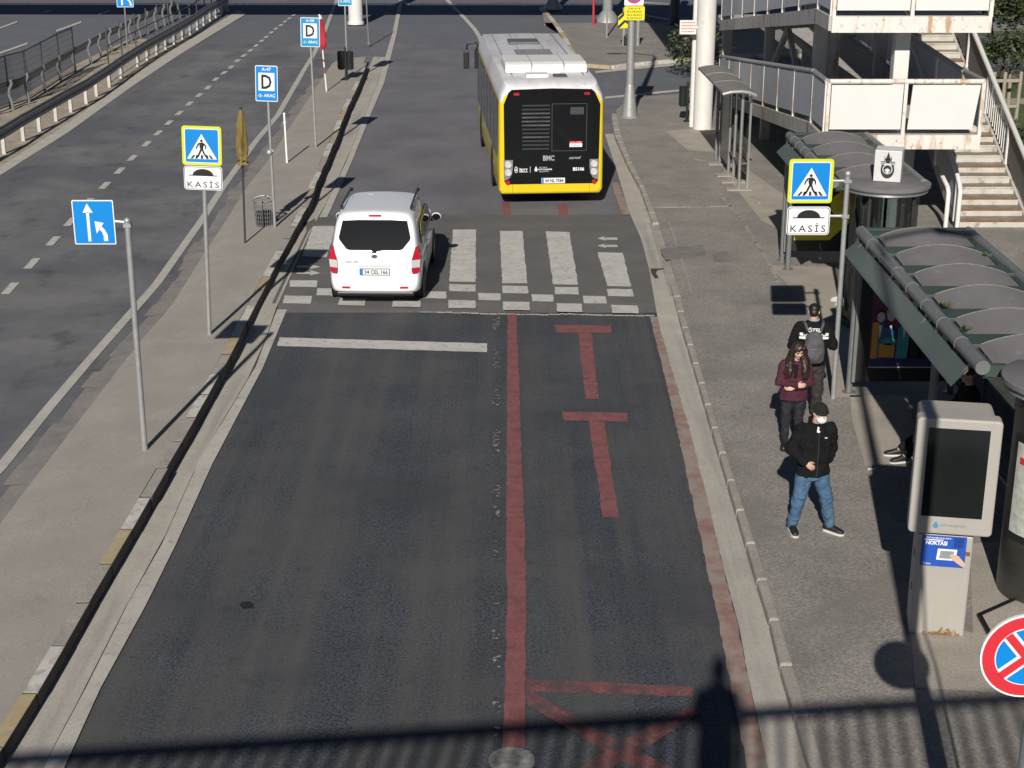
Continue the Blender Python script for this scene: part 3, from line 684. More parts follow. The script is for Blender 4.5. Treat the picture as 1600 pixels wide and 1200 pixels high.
for p,q in zip(gposts[9:],gposts[10:]):
    p=Vector((*p,0))-o0; q=Vector((*q,0))-o0
    for f in range(1,9):
        c=p.lerp(q,f/9); mb.box((c.x,c.y,.3),(.02,.02,.3))
    mb.bar(p+Vector((0,0,.16)),q+Vector((0,0,.16)),.025,.025); mb.bar(p+Vector((0,0,.44)),q+Vector((0,0,.44)),.025,.025)
mb.build('infill',galvd,rt)
rp=[G(u,v,0) for u,v in [(-20,188),(20,173),(45,161),(71,145),(95,129),(118,115),(142,101),(158,91),(174,82),(190,73.5),(205,65.5),(219,58.5),(231,52.5),(244,46),(257,40),(269,34),(281,28)]]
rt=empty('guardrail',(rp[0][0],rp[0][1],0),0,'far guardrail on curved posts behind the wire fence, along the opposite road','guardrail'); o0=Vector((*rp[0],0))
mb=MB()
for p,q in zip(rp,rp[1:]):
    for dz,dx in ((.62,-.06),(.70,-.02),(.78,-.07)):
        mb.bar(Vector((p[0]-.16+dx,p[1],dz))-o0,Vector((q[0]-.16+dx,q[1],dz))-o0,.03,.1)
mb.build('rail',gr,rt)
for p in rp:
    mb=MB(); x,y=p[0]-o0.x,p[1]-o0.y
    mb.tube([(x+.02,y,-.02),(x,y,.25),(x-.06,y,.5),(x-.05,y,.66),(x+.05,y,.86),(x+.03,y,1.0)],.05,8); mb.build('post',gr,rt)
def fence(pts,label,hh,mesh):
    o0=Vector((*pts[0],0)); rt=empty('wire_fence',tuple(o0),0,label,'fence')
    L=[Vector((*p,0))-o0 for p in pts]
    for p in L:
        mb=MB(); mb.box((p.x,p.y,hh/2),(.05,.05,hh+.06)); mb.build('post',steeld,rt)
    mb=MB()
    for p,q in zip(L,L[1:]):
        for z in ((hh-.03,hh*.5,.12) if mesh else (.75,)): mb.bar(p+Vector((0,0,z)),q+Vector((0,0,z)),.03,.035)
        if mesh:
            n=22
            for k in range(1,n):
                c=p.lerp(q,k/n); mb.box((c.x,c.y,hh*.52),(.007,.007,hh*.9))
            for k in range(1,9):
                mb.bar(p+Vector((0,0,hh*k/9)),q+Vector((0,0,hh*k/9)),.005,.005)
    mb.build('mesh_panel' if mesh else 'rail',steeld,rt)
fence([G(u,v,0) for u,v in [(-10,180),(16,170),(45,161),(70,145),(95,128),(118,116)]],'dark wire mesh fence of tall panels at the left edge of the photo',1.74,True)
fence([G(u,v,0) for u,v in [(170,103),(191,89),(213,78),(231,68),(248,59),(265,51),(281,43),(297,34),(308,27),(320,20),(331,14),(340,8)]],'row of thin dark fence posts with one low rail behind the guardrail',1.45,False)
# blue arrow sign beyond the guardrail
b=G(200,89,0); Y=b[1]; cx,cz,w,h=px_panel(Y,(181,-20,207,11))
rt=empty('lane_sign',(b[0],Y,0),0,'small blue arrow sign among the barriers at top left, partly cut off','road sign')
mb=MB(); mb.tube([(0,0,-.1),(V(194,0,Y)[0]-b[0],0,cz+.1)],.035,8); autos(mb.build('pole',galvd,rt))
mb=MB(); plate(mb,0,0,w,h,.02,1,y=-.06); F=Face(mb,(0,-.06,0)); F.rect(0,0,w*.94,h*.95,0,1,.02); p=mb.build('panel',[sblue,swhite],rt,loc=(cx-b[0],0,cz))
mb=MB(); F=Face(mb,(0,-.06,0)); F.rect(-.18*w,-.05*h,.1*w,.7*h,0,3); F.poly([(-.32*w,.28*h),(-.04*w,.28*h),(-.18*w,.45*h)],0,3); F.poly([(.3*w,-.42*h),(.42*w,-.42*h),(.34*w,-.2*h),(.1*w,.05*h),(-.0*w,.22*h),(-.1*w,.2*h),(.02*w,-.02*h),(.26*w,-.24*h)],0,3); mb.build('arrow',swhite,p)
# ------------------------------------------------------------ vehicles
vwhite=mat('van_white_paint',(.78,.79,.80),.28,var=.015,scale=2,coat=.5,stain=[(1.2,.6,.85,(.70,.69,.66),.35)])
dglass=mat('dark_window_glass',(.007,.008,.010),.06,var=.1,scale=2,spec=.28)
lampr=mat('red_lamp_plastic',(.46,.012,.03),.15,var=.06,scale=8,coat=.6); lampc=mat('clear_lamp_plastic',(.62,.6,.6),.15,.1,var=.06,scale=20,coat=.6)
chrome=mat('chrome',(.7,.7,.71),.12,1,var=.04)
platew=mat('number_plate_white',(.75,.75,.74),.4,var=.04,scale=4)
def wheel(rt,x,y,r,w,rimm,sx):
    mb=MB(); prof=[(r*.62,-w/2),(r*.93,-w/2),(r,-w*.36),(r,w*.36),(r*.93,w/2),(r*.62,w/2)]
    mb.lathe(prof,(0,0,0),28); mb.lathe([(r*.62,-w*.4),(0,-w*.4)],(0,0,0),28)
    o=autos(mb.build('wheel',rubber,rt,loc=(x,y,r))); o.rotation_euler=(0,R(90)*sx,0)
    mb=MB(); mb.lathe([(r*.63,w*.34),(r*.60,w*.44),(r*.5,w*.40),(r*.2,w*.42),(r*.14,w*.46),(0,w*.46)],(0,0,0),28)
    for k in range(5):
        a=2*math.pi*k/5; mb.box((r*.38*math.cos(a),r*.38*math.sin(a),w*.42),(r*.42,r*.12,.02),0,rz=a)
    rim=autos(mb.build('rim',rimm,o))
    return o
# ---- white compact van: y=0 is the tail, +y forward
VX,VY=-2.55,28.08
rt=empty('van',(VX,VY,.052),R(-1.2),'white compact van driving away over the zebra crossing','van')
def vring(y,w,wb,wr,zb,zr,sl,belt=.98):
    half=[(0,zb),(wb*.9,zb),(wb,zb+.03),(w*.985,zb+.16),(w,.55),(w,.80),(w*.985,belt-.02),(w*.955,belt+.04),(wr+.05,zr-.30),(wr,zr-.13),(wr-.06,zr-.045),(wr-.18,zr-.005),(0,zr+.018)]
    pts=[]
    for x,z in half: pts.append((x,z))
    full=pts+[(-x,z) for x,z in pts[-2:0:-1]]
    def sh(z):
        e=max(0,z-.98)*sl
        if z<.55: e+= -.035*sl*2*(1-abs(z-.40)/.2) if .28<z<.55 else 0
        return e
    return [Vector((x,y+sh(z),z)) for x,z in full]
st=[(0.0,.76,.70,.655,.30,1.70,.46),(.02,.80,.74,.68,.27,1.715,.46),(.10,.845,.80,.71,.24,1.73,.43),(.28,.86,.83,.725,.22,1.735,.38),(.62,.865,.84,.735,.2,1.74,.2),(1.3,.87,.85,.745,.2,1.75,.05),(2.1,.87,.85,.735,.2,1.74,0),(2.45,.87,.85,.63,.2,1.68,-.2),(2.9,.865,.85,.6,.2,1.40,-.3),(3.25,.86,.84,.62,.2,1.12,-.1),(3.75,.82,.8,.6,.22,1.02,0),(4.0,.74,.72,.5,.26,.92,0),(4.08,.66,.62,.42,.34,.84,0)]
rings=[vring(*a) for a in st]
mb=MB(); mb.rings(rings,0,False); n=len(rings[0]); 
h=n//2
for ri,flip in ((0,0),(len(rings)-1,1)):
    o=ri*n
    for k in range(0,h):
        a,b,c,d=o+k,o+k+1,o+(n-k-1)%n,o+(n-k)%n
        f=[i for i in (a,b,c,d)]; f=list(dict.fromkeys(f))
        if len(f)>2: mb.f.append(f); mb.m.append(0)
body=mb.build('body',vwhite,rt,smooth=True)
sb=body.modifiers.new('smooth','SUBSURF'); sb.levels=1; sb.render_levels=2
# helper: a point of the tail plane
def tail(x,z,off=.012): 
    return Vector((x,(.0 if z<=.98 else (z-.98)*.46)-off+(.02+abs(x)**6*.16),z))
def tailpoly(mb,pts,m=0,off=.02,t=.03):
    mb.ext([tail(x,z,off) for x,z in pts],(0,t,0),m)
mb=MB(); pts=[(-.60,1.575),(-.665,1.30),(-.655,1.25),(-.52,1.09),(-.46,1.075),(.46,1.075),(.52,1.09),(.655,1.25),(.665,1.30),(.60,1.575),(.3,1.59),(-.3,1.59)]
o=1; mb.ext([Vector((x,(z-.98)*.46-.012,z)) for x,z in pts],(0,.06,0)); win=mb.build('rear_window',dglass,rt)
mb=MB(); mb.bar(Vector((0,(1.07-.98)*.46-.035,1.07)),Vector((.34,(1.12-.98)*.46-.035,1.12)),.02,.02); mb.box((0,(1.06-.98)*.46-.03,1.06),(.1,.03,.05)); mb.build('wiper',black,win)
mb=MB(); mb.box((0,.305,1.665),(.24,.03,.035)); mb.build('brake_light',lampr,rt)
mb=MB(); mb.box((0,.215,1.70),(.10,.10,.03)); mb.build('spoiler',vwhite,rt) if False else None
# seams of the tailgate and bumper, badge dimples
mb=MB()
def seam(pts):
    for p,q in zip(pts,pts[1:]): mb.bar(tail(*p,.020),tail(*q,.020),.006,.008,up=(0,1,0))
seam([(-.60,.985),(-.62,.60),(-.6,.50),(.6,.50),(.62,.60),(.60,.985)]); seam([(-.3,.78),(.3,.78)])
mb.build('panel_gap',mat('panel_gap_grey',(.22,.22,.23),.6),rt)
mb=MB(); mb.lathe([(0,.012),(.055,.012),(.062,0)],(0,0,0),20); o=mb.build('badge',chrome,rt,loc=tail(0,.965,.022)); o.rotation_euler=(R(90),0,0); o.scale=(1.0,.55,1)
mb=MB(); F=Face(mb,(-.43,-.004,.86)); F.text('COURIER',0,0,.26,.045,0,1) if False else F.rect(-.05,0,.12,.012,0,1); F.rect(.08,0,.08,.014,0,1); mb.build('badge',chrome,rt)
for sx in (-1,1):
    mb=MB()
    prof=[(.69,.68),(.71,.64),(.79,.635),(.83,.68),(.85,.92),(.80,1.13),(.77,1.16),(.72,1.0),(.69,.90)]
    def pc(z0,z1):
        out=[]
        for i in range(len(prof)):
            (x0,a),(x1,b)=prof[i],prof[(i+1)%len(prof)]
            if z0<=a<=z1: out.append((x0,a))
            for zc in (z0,z1):
                if (a-zc)*(b-zc)<0:
                    t=(zc-a)/(b-a); out.append((x0+(x1-x0)*t,zc))
        c=(sum(p[0] for p in out)/len(out),sum(p[1] for p in out)/len(out))
        return sorted(out,key=lambda p:math.atan2(p[1]-c[1],p[0]-c[0]))
    for z0,z1,m in ((.60,.755,0),(.755,.90,1),(.90,1.13,0)):
        q=pc(z0,z1); a=[]; 
        base=[Vector((sx*x,-.034+max(0,(x-.68))*.45+max(0,z-.98)*.46,z)) for x,z in q]
        mb.ext(base,(sx*.02,.12,0),m)
    autos(mb.build('tail_light',[lampr,lampc],rt),30)
    mb=MB(); mb.box((sx*.54,-.012,.375),(.15,.03,.035),0,rz=sx*.04); mb.build('reflector',lampr,rt)
    mb=MB(); mb.tube([(sx*.655,.62,1.735),(sx*.655,.70,1.785),(sx*.655,2.1,1.795),(sx*.655,2.22,1.74)],.022,8,0); mb.box((sx*.655,.64,1.75),(.05,.12,.05),1); mb.box((sx*.655,2.2,1.75),(.05,.12,.05),1); mb.build('roof_rail',[steeld,black],rt)
    mb=MB(); mb.sphere((sx*.965,2.78,1.08),(.105,.065,.085),14,0); mb.tube([(sx*.86,2.8,1.0),(sx*.95,2.79,1.05)],.03,8,1); m_=autos(mb.build('mirror',[vwhite,black],rt),60)
    mb=MB(); mb.sphere((sx*.965,2.73,1.083),(.085,.03,.068),14,0); mb.build('mirror_glass',dglass,m_)
    def side(y,z,off=.014):
        t=max(0,min(1,(z-1.02)/.42)); x=.842-.06*t+off
        return Vector((sx*x,y,z))
    for nm,pts in (('side_window',[(.62,1.07),(.60,1.25),(.72,1.44),(1.42,1.46),(1.42,1.06)]),('side_window',[(1.48,1.06),(1.48,1.46),(2.30,1.46),(2.52,1.40),(2.86,1.10),(2.80,1.06)])):
        mb=MB(); mb.ext([side(*p) for p in pts],(-sx*.04,0,0)); w_=mb.build(nm,dglass,rt)
    if sx==1:
        mb=MB(); q=[(.64,1.30),(.75,1.43),(1.9,1.455),(2.3,1.45),(2.3,1.41),(1.9,1.40),(.95,1.36),(.68,1.22)]
        mb.ext([side(y,z,.02) for y,z in q],(-.004,0,0)); mb.build('window_reflection',mat('yellow_reflection',(.62,.46,.03),.4,var=.15,scale=6),w_)  # yellow reflection in the side glass, painted as a thin strip
    for y in (1.35,2.25):
        mb=MB(); mb.tube([(sx*.872,y-.1,.93),(sx*.895,y-.07,.935),(sx*.895,y+.07,.935),(sx*.872,y+.1,.93)],.014,6); mb.build('door_handle',vwhite,rt)
    mb=MB()
    for y in (1.45,): mb.box((sx*.872,y,.7),(.006,.007,.6))
    mb.box((sx*.872,1.0,.80),(.006,1.0,.012)); mb.build('panel_gap',mat('panel_gap_grey',(.22,.22,.23),.6),rt)
    mb=MB()
    for y in (.72,3.35): mb.lathe([(.0,0),(.36,0),(.36,.03),(0,.03)],(0,0,0),26); 
    for y in (.72,3.35):
        mb=MB(); mb.lathe([(.355,0),(.355,.012),(.0,.012)],(0,0,0),28); o=mb.build('wheel_arch',black,rt,loc=(sx*.862,y,.34)); o.rotation_euler=(0,R(90)*sx,0)
        wheel(rt,sx*.78,y,.31,.2,alu,sx)
mb=MB(); mb.box((0,.10,.245),(1.46,.22,.09)); bevel(mb.build('bumper_skirt',black,rt),.03)
mb=MB(); plate(mb,0,0,.56,.125,.012,0,y=0,t=.015); F=Face(mb,(0,0,0)); F.rect(0,0,.54,.108,1,1,.008); F.rect(-.245,0,.05,.108,2,2); F.text('34 CEL 166',.025,0,.43,.075,0,2,bold=.015); mb.build('number_plate',[sblack,platew,sblue],rt,loc=tail(0,.67,.035))
mb=MB(); mb.box((0,.5,.3),(1.5,3.0,.2),0); 
mb=MB(); mb.box((0,2.0,.27),(1.5,3.6,.1)); mb.build('underbody',black,rt)

# ---- yellow city bus
BX,BY=.93,36.75
rt=empty('bus',(BX,BY,.002),R(4.05),'yellow and black city bus with a white roof driving away','bus')
byel=mat('bus_yellow',(.74,.54,.012),.35,var=.04,scale=1.5,coat=.15,stain=[(1.6,.52,.78,(.46,.36,.08),.55),(7,.6,.75,(.35,.29,.12),.4)]); bblk=mat('bus_black_gloss',(.007,.008,.009),.2,var=.15,scale=3,spec=.25)
broof=mat('bus_roof_white',(.66,.65,.66),.5,var=.05,scale=1.2,stain=[(1.1,.45,.7,(.47,.45,.44),.75,(2,.3,1)),(6,.6,.72,(.35,.33,.31),.5)])
bw,bl,zt=1.25,10.6,2.98
def bring(y,ins,zb,z1,ztop,cin): 
    w=bw-ins
    half=[(0,zb),(w-.06,zb),(w,zb+.1),(w,1.0),(w-.015,z1),(w-.05,z1+.12)]
    return [Vector((x,y,z)) for x,z in half]+[Vector((w-cin,y,ztop-.02)),Vector((0,y,ztop))]+[Vector((-(w-cin),y,ztop-.02))]+[Vector((-x,y,z)) for x,z in half[:0:-1]]
rs=[bring(0,.06,.34,2.5,2.80,.26),bring(.04,.015,.31,2.52,2.86,.22),bring(.14,0,.3,2.55,2.93,.18),bring(.5,0,.3,2.58,zt,.15),bring(9.6,0,.3,2.58,zt,.15),bring(10.25,.03,.3,2.5,2.86,.2),bring(10.55,.14,.34,2.3,2.6,.25),bring(10.6,.22,.4,2.2,2.5,.3)]
mb=MB(); mb.rings(rs,0,True); nn=len(rs[0])
for i,f in enumerate(mb.f):
    zc=sum(mb.v[k][2] for k in f)/len(f); yc=sum(mb.v[k][1] for k in f)/len(f)
    xs=[mb.v[k][2] for k in f]
    mb.m[i]=1 if min(xs)>2.45 else 0
body=mb.build('body',[byel,broof],rt); bevel(body,.03,3); autos(body,35)
# rear black panel
mb=MB(); pts=[(-1.08,.56),(1.08,.56),(1.13,.64),(1.15,2.44),(1.02,2.72),(.94,2.79),(0,2.815),(-.94,2.79),(-1.02,2.72),(-1.13,2.44),(-1.11,.64)]
mb.ext([(x,-.022,z) for x,z in pts],(0,.05,0)); rear=mb.build('rear_panel',bblk,rt)
sgrey=mat('bus_lamp_housing',(.27,.27,.28),.35,.3,var=.1,scale=12)
mb=MB(); mb.ext([(x,-.03,z) for x,z in rrect(.42,1.90,.80,1.10,.03)],(0,.02,0)); wn_=mb.build('rear_window',dglass,rear)
mb=MB()
for a in (rrect(.42,2.455,.84,.02),rrect(.42,1.345,.84,.02),rrect(.01,1.9,.02,1.12),rrect(.83,1.9,.02,1.12)): mb.ext([(x,-.036,z) for x,z in a],(0,.02,0))
mb.build('frame',mat('window_trim',(.04,.04,.042),.4),wn_)
mb=MB(); F=Face(mb,(.58,-.034,1.50)); F.rect(0,0,.30,.13,0,0); F.rect(0,.045,.30,.05,1,1); F.text('ACIL ÇIKIŞ',0,.045,.26,.03,0,2); F.text('İMDAT',0,-.02,.24,.045,2,1); mb.build('sticker',[swhite,sred,sblack],wn_)
mb=MB(); F=Face(mb,(.60,-.034,2.29)); F.rect(0,0,.32,.17,0,0); mb.build('label_panel',mat('dim_display',(.05,.055,.055),.4),wn_)
mb=MB()
for i in range(12):
    z=2.42-i*.093; 
    mb.ext([(x,-.026,zz) for x,zz in rrect(-.37,z,.66-.02*(i>6),.035)],(0,.006,.0),1 if i in (2,3,4,5,8) and True else 0)
mb.build('vent',[mat('vent_dark',(.035,.037,.038),.4),mat('vent_slat',(.075,.078,.078),.4,var=.5,scale=4)],rear)
BL=[swhite,mat('bus_grey_letters',(.35,.35,.35),.4)]
def letters():
    global mb,F
    if mb.v: mb.build('lettering',BL,rear)
    mb=MB(); F=Face(mb,(0,-.022,0))
mb=MB(); letters()
F.text('BMC',-.06,1.175,.27,.13,1,1,bold=.04); letters(); F.text('euro6',.57,1.18,.27,.075,1,1,bold=.02,skew=.2)
letters(); F.text('İETT',-.66,.905,.20,.085,0,1,bold=.03); F.rect(-.66,.85,.2,.012,0,1); F.disc(-.835,.905,.042,0,1,20,.075); 
F.rect(-.50,.905,.008,.15,0,1)
letters(); F.poly([(-.385,.86),(-.34,.86),(-.325,.89),(-.335,.92),(-.362,.99),(-.39,.92),(-.40,.89)],0,1); F.text('BÜYÜKŞEHİR',-.14,.905,.33,.055,0,1,bold=.03); F.text('İSTANBUL',-.19,.958,.2,.024,0,1); F.text('BELEDİYESİ',-.17,.855,.22,.024,0,1)
letters(); F.text('BS106',.655,.905,.27,.085,0,1,bold=.04)
mb.build('lettering',BL,rear)
mb=MB(); F=Face(mb,(0,-.022,0)); F.disc(-.835,.905,.032,0,2,20,.06); F.poly([(-.86,.88),(-.81,.88),(-.835,.95)],1,3); mb.build('emblem',[bblk,swhite],rear)
mb=MB(); plate(mb,.05,0,.56,.13,.01,1,y=-.03,t=.02); F=Face(mb,(.05,-.03,0)); F.rect(-.25,0,.045,.12,2,1); F.text('34 NL 7584',.025,0,.44,.085,0,1,bold=.025); mb.build('number_plate',[sblack,platew,sblue],rear,loc=(0,-.012,.635))
for sx in (-1,1):
    mb=MB(); pts=[(.85,.72),(1.0,.66),(1.10,.68),(1.13,1.08),(.84,1.09)] if False else [(.935,.80),(1.0,.70),(1.125,.64),(1.135,1.14),(.915,1.14),(.915,.98)]
    mb.ext([(sx*x,-.045,z) for x,z in pts],(0,.05,0)); hs=mb.build('tail_light',sgrey,rear)
    for z in (1.03,.84):
        mb=MB(); mb.lathe([(.085,0),(.08,.03),(.058,.035),(.05,.02),(0,.02)],(0,0,0),20); o=autos(mb.build('lamp',[lampc],hs,loc=(sx*1.025,-.045,z))); o.rotation_euler=(R(90),0,0)
    mb=MB(); mb.lathe([(.055,0),(.05,.02),(.035,.02),(.03,.005),(0,.005)],(0,0,0),18); o=mb.build('reflector',lampr,rear,loc=(sx*1.03,-.022,.60)); o.rotation_euler=(R(90),0,0)
    mb=MB(); mb.ext([(sx*x,-.04,z) for x,z in rrect(.83,2.69,.13,.06,.01)],(0,.03,0)); mb.build('marker_light',lampr,rear)
    # side glazing band and lower skirt details
    mb=MB(); mb.ext([(sx*1.252,y,z) for y,z in [(.35,2.5),(.35,1.25),(.9,1.05),(9.9,1.0),(10.2,1.2),(10.1,2.3),(9.8,2.5)]],(-sx*.03,0,0)); g_=mb.build('side_window',dglass,rt)
    mb=MB()
    for y in (1.8,3.3,4.8,6.3,7.8,9.2): mb.box((sx*1.254,y,1.78),(.006,.05,1.4))
    mb.build('frame',black,g_)
    for y in (2.6,8.0): wheel(rt,sx*1.12,y,.46,.28,galv,sx)
    for y in (2.6,8.0):
        mb=MB(); mb.lathe([(.54,0),(.54,.01),(0,.01)],(0,0,0),28); o=mb.build('wheel_arch',black,rt,loc=(sx*1.245,y,.5)); o.rotation_euler=(0,R(90)*sx,0)
    # mirrors
    if sx==-1:
        mb=MB(); mb.tube([(-1.1,10.45,2.45),(-1.3,10.6,2.62),(-1.52,10.6,2.55),(-1.54,10.6,2.4)],.03,8); mb.tube([(-1.2,10.5,2.5),(-1.28,10.55,2.35)],.03,8)
        ms=mb.build('mirror',black,rt)
        for x in (-1.55,-1.22):
            mb=MB(); mb.box((x,10.6,2.10),(.17,.1,.52)); bevel(mb.build('mirror_head',black,ms),.03)
# roof equipment
mb=MB(); mb.box((0,1.75,3.08),(2.0,.0,.0)) if False else None
q=[(1.35,2.97),(1.42,3.17),(1.60,3.22),(2.9,3.22),(3.3,2.97)]
mb.ext([(-1.0,y,z) for y,z in q],(2.0,0,0)); ac=bevel(mb.build('air_conditioner',mat('ac_white',(.74,.73,.70),.5,var=.03,scale=3),rt),.05,3)
mb=MB()
for x in (-.36,.42): mb.box((x,2.2,3.10),(.012,1.72,.252))
mb.build('panel_gap',mat('panel_gap_grey',(.22,.22,.23),.6),ac)
mb=MB(); mb.box((-.28,.85,3.0),(.54,.4,.10)); bevel(mb.build('roof_box',mat('ac_white',(.74,.73,.70)),rt),.02)
mb=MB(); mb.box((.27,.80,2.99),(.33,.3,.06)); bevel(mb.build('roof_hatch',steeld,rt),.02)
mb=MB(); mb.box((.0,4.9,2.995),(.95,1.6,.03)); mb.build('roof_grille',mat('roof_mesh',(.2,.2,.2),.8,var=.3,scale=30,stain=[(30,.5,.55,(.4,.4,.4),.7)]),rt)
mb=MB(); mb.box((-.1,7.4,3.01),(.85,.85,.07)); bevel(mb.build('roof_hatch',mat('hatch_grey',(.12,.12,.125),.5),rt),.06,3)
mb=MB()
for x in (-.86,.86): mb.box((x,5.2,2.99),(.025,8.5,.02))
for x in (-.35,.35): mb.box((x,5.2,2.985),(.012,8.5,.012))
mb.build('roof_gutter',mat('roof_seam',(.33,.32,.32),.6),rt)
mb=MB()
for x in (-.92,.92): mb.box((x,-.001,.45),(.006,.012,.24))
mb.build('panel_gap',mat('bus_gap',(.16,.12,.01),.6),rt)
mb=MB(); mb.box((0,5.2,.36),(2.2,10,.15)); mb.build('underbody',black,rt)
# ------------------------------------------------------------ right side: lamp posts, signs, ramp, stair, shelters, totem
b=G(983,183,PH); Y=b[1]
rt=empty('lamp_post',(b[0],Y,PH),0,'grey lamp post with a flared conical foot at the pavement corner','lamp post')
tx=V(991,0,Y)[0]-b[0]
mb=MB(); mb.lathe([(.30,0),(.30,.03),(.25,.05),(.21,.4),(.15,.85),(.13,1.0),(.12,1.05)],(0,0,0),20); autos(mb.build('foot',galv,rt))
mb=MB(); mb.lathe([(.125,1.0),(.115,2.5),(.09,5.5),(.07,8.2)],(0,0,0),16); mb.tube([(0,0,8.1),(-.1,.0,8.5),(-.8,0,8.8),(-1.5,0,8.85)],.05,8); mb.lathe([(.13,3.12),(.13,3.2)],(0,0,0),14); autos(mb.build('pole',galv,rt))
mb=MB(); mb.box((-1.7,0,8.83),(.6,.24,.1)); bevel(mb.build('lamp_head',galvd,rt),.03)
cx,cz,w,h=px_panel(Y,(975,9,1007,31)); rt=empty('stop_zone_sign',(b[0],Y-.14,cz),0,'yellow lettered board under a round red ring sign on the corner lamp post','road sign')
mb=MB(); plate(mb,cx-b[0],0,w,h,.04,0); F=Face(mb,(cx-b[0],0,0))
for i,t in enumerate(('İETT','DURAK','ALANI','SONU')): F.text(t,0,h*(.345-.23*i),w*(.62 if i==0 else .74),h*.13,1,1,bold=.01,sp=1.2)
mb.build('lettered_board',[syel,sblack],rt)
cx2,cz2,w2,h2=px_panel(Y,(976,-34,1006,8))
mb=MB(); plate(mb,cx2-b[0],cz2-cz,w2,h2,.03,0); F=Face(mb,(cx2-b[0],0,cz2-cz-h2*.10)); r=w2*.44; F.disc(0,0,r,1,1); F.disc(0,0,r*.76,2,2)
for a in (45,-45): F.poly([(r*.8*math.cos(R(a))*s+math.sin(R(a))*.09*r*t,r*.8*math.sin(R(a))*s-math.cos(R(a))*.09*r*t) for s,t in ((1,1),(1,-1),(-1,-1),(-1,1))],1,3)
mb.build('ring_board',[swhite,sred,sblue],rt)
# chevron marker on two legs
b=G(985,71,PH); Y=b[1]
rt=empty('chevron_board',(b[0],Y,PH),0,'yellow and black chevron board on two white legs behind the corner lamp post','road sign')
for u in (974.5,996.5):
    x=V(u,70,Y)[0]-b[0]; mb=MB(); mb.tube([(x,0,-.1),(x,0,1.55)],.075,12); mb.build('leg',galv,rt)
mb=MB(); mb.box((-.13,.05,.22),(.35,.3,.44)); bevel(mb.build('ballast',black,rt),.04)
cx,cz,w,h=px_panel(Y,(966,14,985,44)); ox=cx-b[0]
mb=MB(); mb.ext([(ox+x*w,-.1,cz-PH+z*h) for x,z in [(-.5,-.28),(-.4,-.5),(.5,-.47),(.5,.5),(.1,.5),(-.5,.1)]],(0,.03,0),0)
F=Face(mb,(ox,-.1,cz-PH))
for k in range(2):
    o=.30-.42*k; F.poly([(-.48*w,(o-.42+.0)*h),(-.48*w,(o-.24)*h),(.1*w,(o+.12)*h),(.5*w,(o-.10)*h),(.5*w,(o-.28)*h),(.1*w,(o-.06)*h)],1,1)
F.poly([(-.3*w,.24*h),(-.1*w,.36*h),(.2*w,.5*h),(.4*w,.5*h),(.1*w,.36*h)],1,1)
mb.build('board',[syel,sblack],rt)
# red pole, thin grey pole, broad grey column with dark foot, light cone foot, dark column
def plainpole(u,v,top_u,r,m,name,label,cat,foot=None,hh=6):
    b=G(u,v,PH); tx=V(top_u,0,b[1])[0]-b[0]; mb=MB(); mb.tube([(0,0,-.05),(0,0,hh)],r,12)
    if foot: mb.lathe([(r*2.6,-.02),(r*2.5,.04),(r*1.4,.4),(r*1.05,.5)],(0,0,0),16)
    else: mb.lathe([(r*2.2,-.02),(r*2.2,.02),(r,.025)],(0,0,0),12)
    mb.sphere((0,0,hh),r*1.05,8)
    tag(autos(mb.build(name,m,None,loc=(b[0],b[1],PH))),label,cat)
plainpole(927,38,926,.055,mat('red_pole_paint',(.5,.03,.05),.5),'pole','thin bright red pole on the far pavement','pole',hh=4)
plainpole(948,58,948,.04,galv,'pole','thin grey pole on the far pavement between the red pole and the chevron board','pole',hh=4)
plainpole(949,33,949,.24,galv,'column','broad pale grey column with a flared foot on the far pavement','column',True,7)
plainpole(864,13,864,.19,galv,'column','pale column foot at the tip of the far pavement behind the bus','column',True,7)
plainpole(1054,38,1054,.22,steeld,'column','dark column in the shade of the far pavement','column',None,7)
# ---- ramp tower
RX0,RX1=6.62,9.92
rt=empty('access_ramp',(RX0,33.0,0),0,'rusting white and grey footbridge ramp on two levels with panelled parapets','ramp'); o0=Vector((RX0,33.0,0))
def W(x,y,z): return Vector((x,y,z))-o0
def rampslab(name,x0,x1,y0,z0,y1,z1,t,m):
    mb=MB(); mb.ext([W(x0,y0,z0),W(x0,y1,z1),W(x0,y1,z1-t),W(x0,y0,z0-t)],(x1-x0,0,0)); return mb.build(name,m,rt)
def parapet(p,q,n,hh,pm,ghost=None,gap=0,skew=None):
    """posts, top rail and n infill panels from p to q (floor points, world)"""
    p=Vector(p); q=Vector(q); d=(q-p)
    nrm=Vector((d.y,-d.x,0)).normalized()
    mb=MB(); mb.tube([p-o0+Vector((0,0,hh)),q-o0+Vector((0,0,hh))],.055,10); autos(mb.build('handrail',rusty if pm is panelw else galv,rt))
    for i in range(n+1):
        c=p+d*i/n-o0; mb=MB(); mb.box(c+Vector((0,0,hh/2-.03)),(.075,.075,hh+.02),0,rz=math.atan2(d.y,d.x)); mb.build('post',rusty,rt)
    for i in range(n):
        a=p+d*(i+.035)/n-o0; b=p+d*(i+.965)/n-o0; e=(skew or {}).get(i,(0,0,0,0))
        mb=MB(); mb.ext([a+Vector((0,0,.10))+(b-a)*e[0],b+Vector((0,0,.10))-(b-a)*e[1],b+Vector((0,0,hh-.07))-(b-a)*e[2],a+Vector((0,0,hh-.07))+(b-a)*e[3]],nrm*.03); mb.build('panel',pm,rt)
def beam(p,q,hh,w,m):
    mb=MB(); mb.bar(Vector(p)-o0+Vector((0,0,-hh/2)),Vector(q)-o0+Vector((0,0,-hh/2)),w,hh); return mb.build('edge_beam',m,rt)
LZ=(2.42,4.88,7.2)
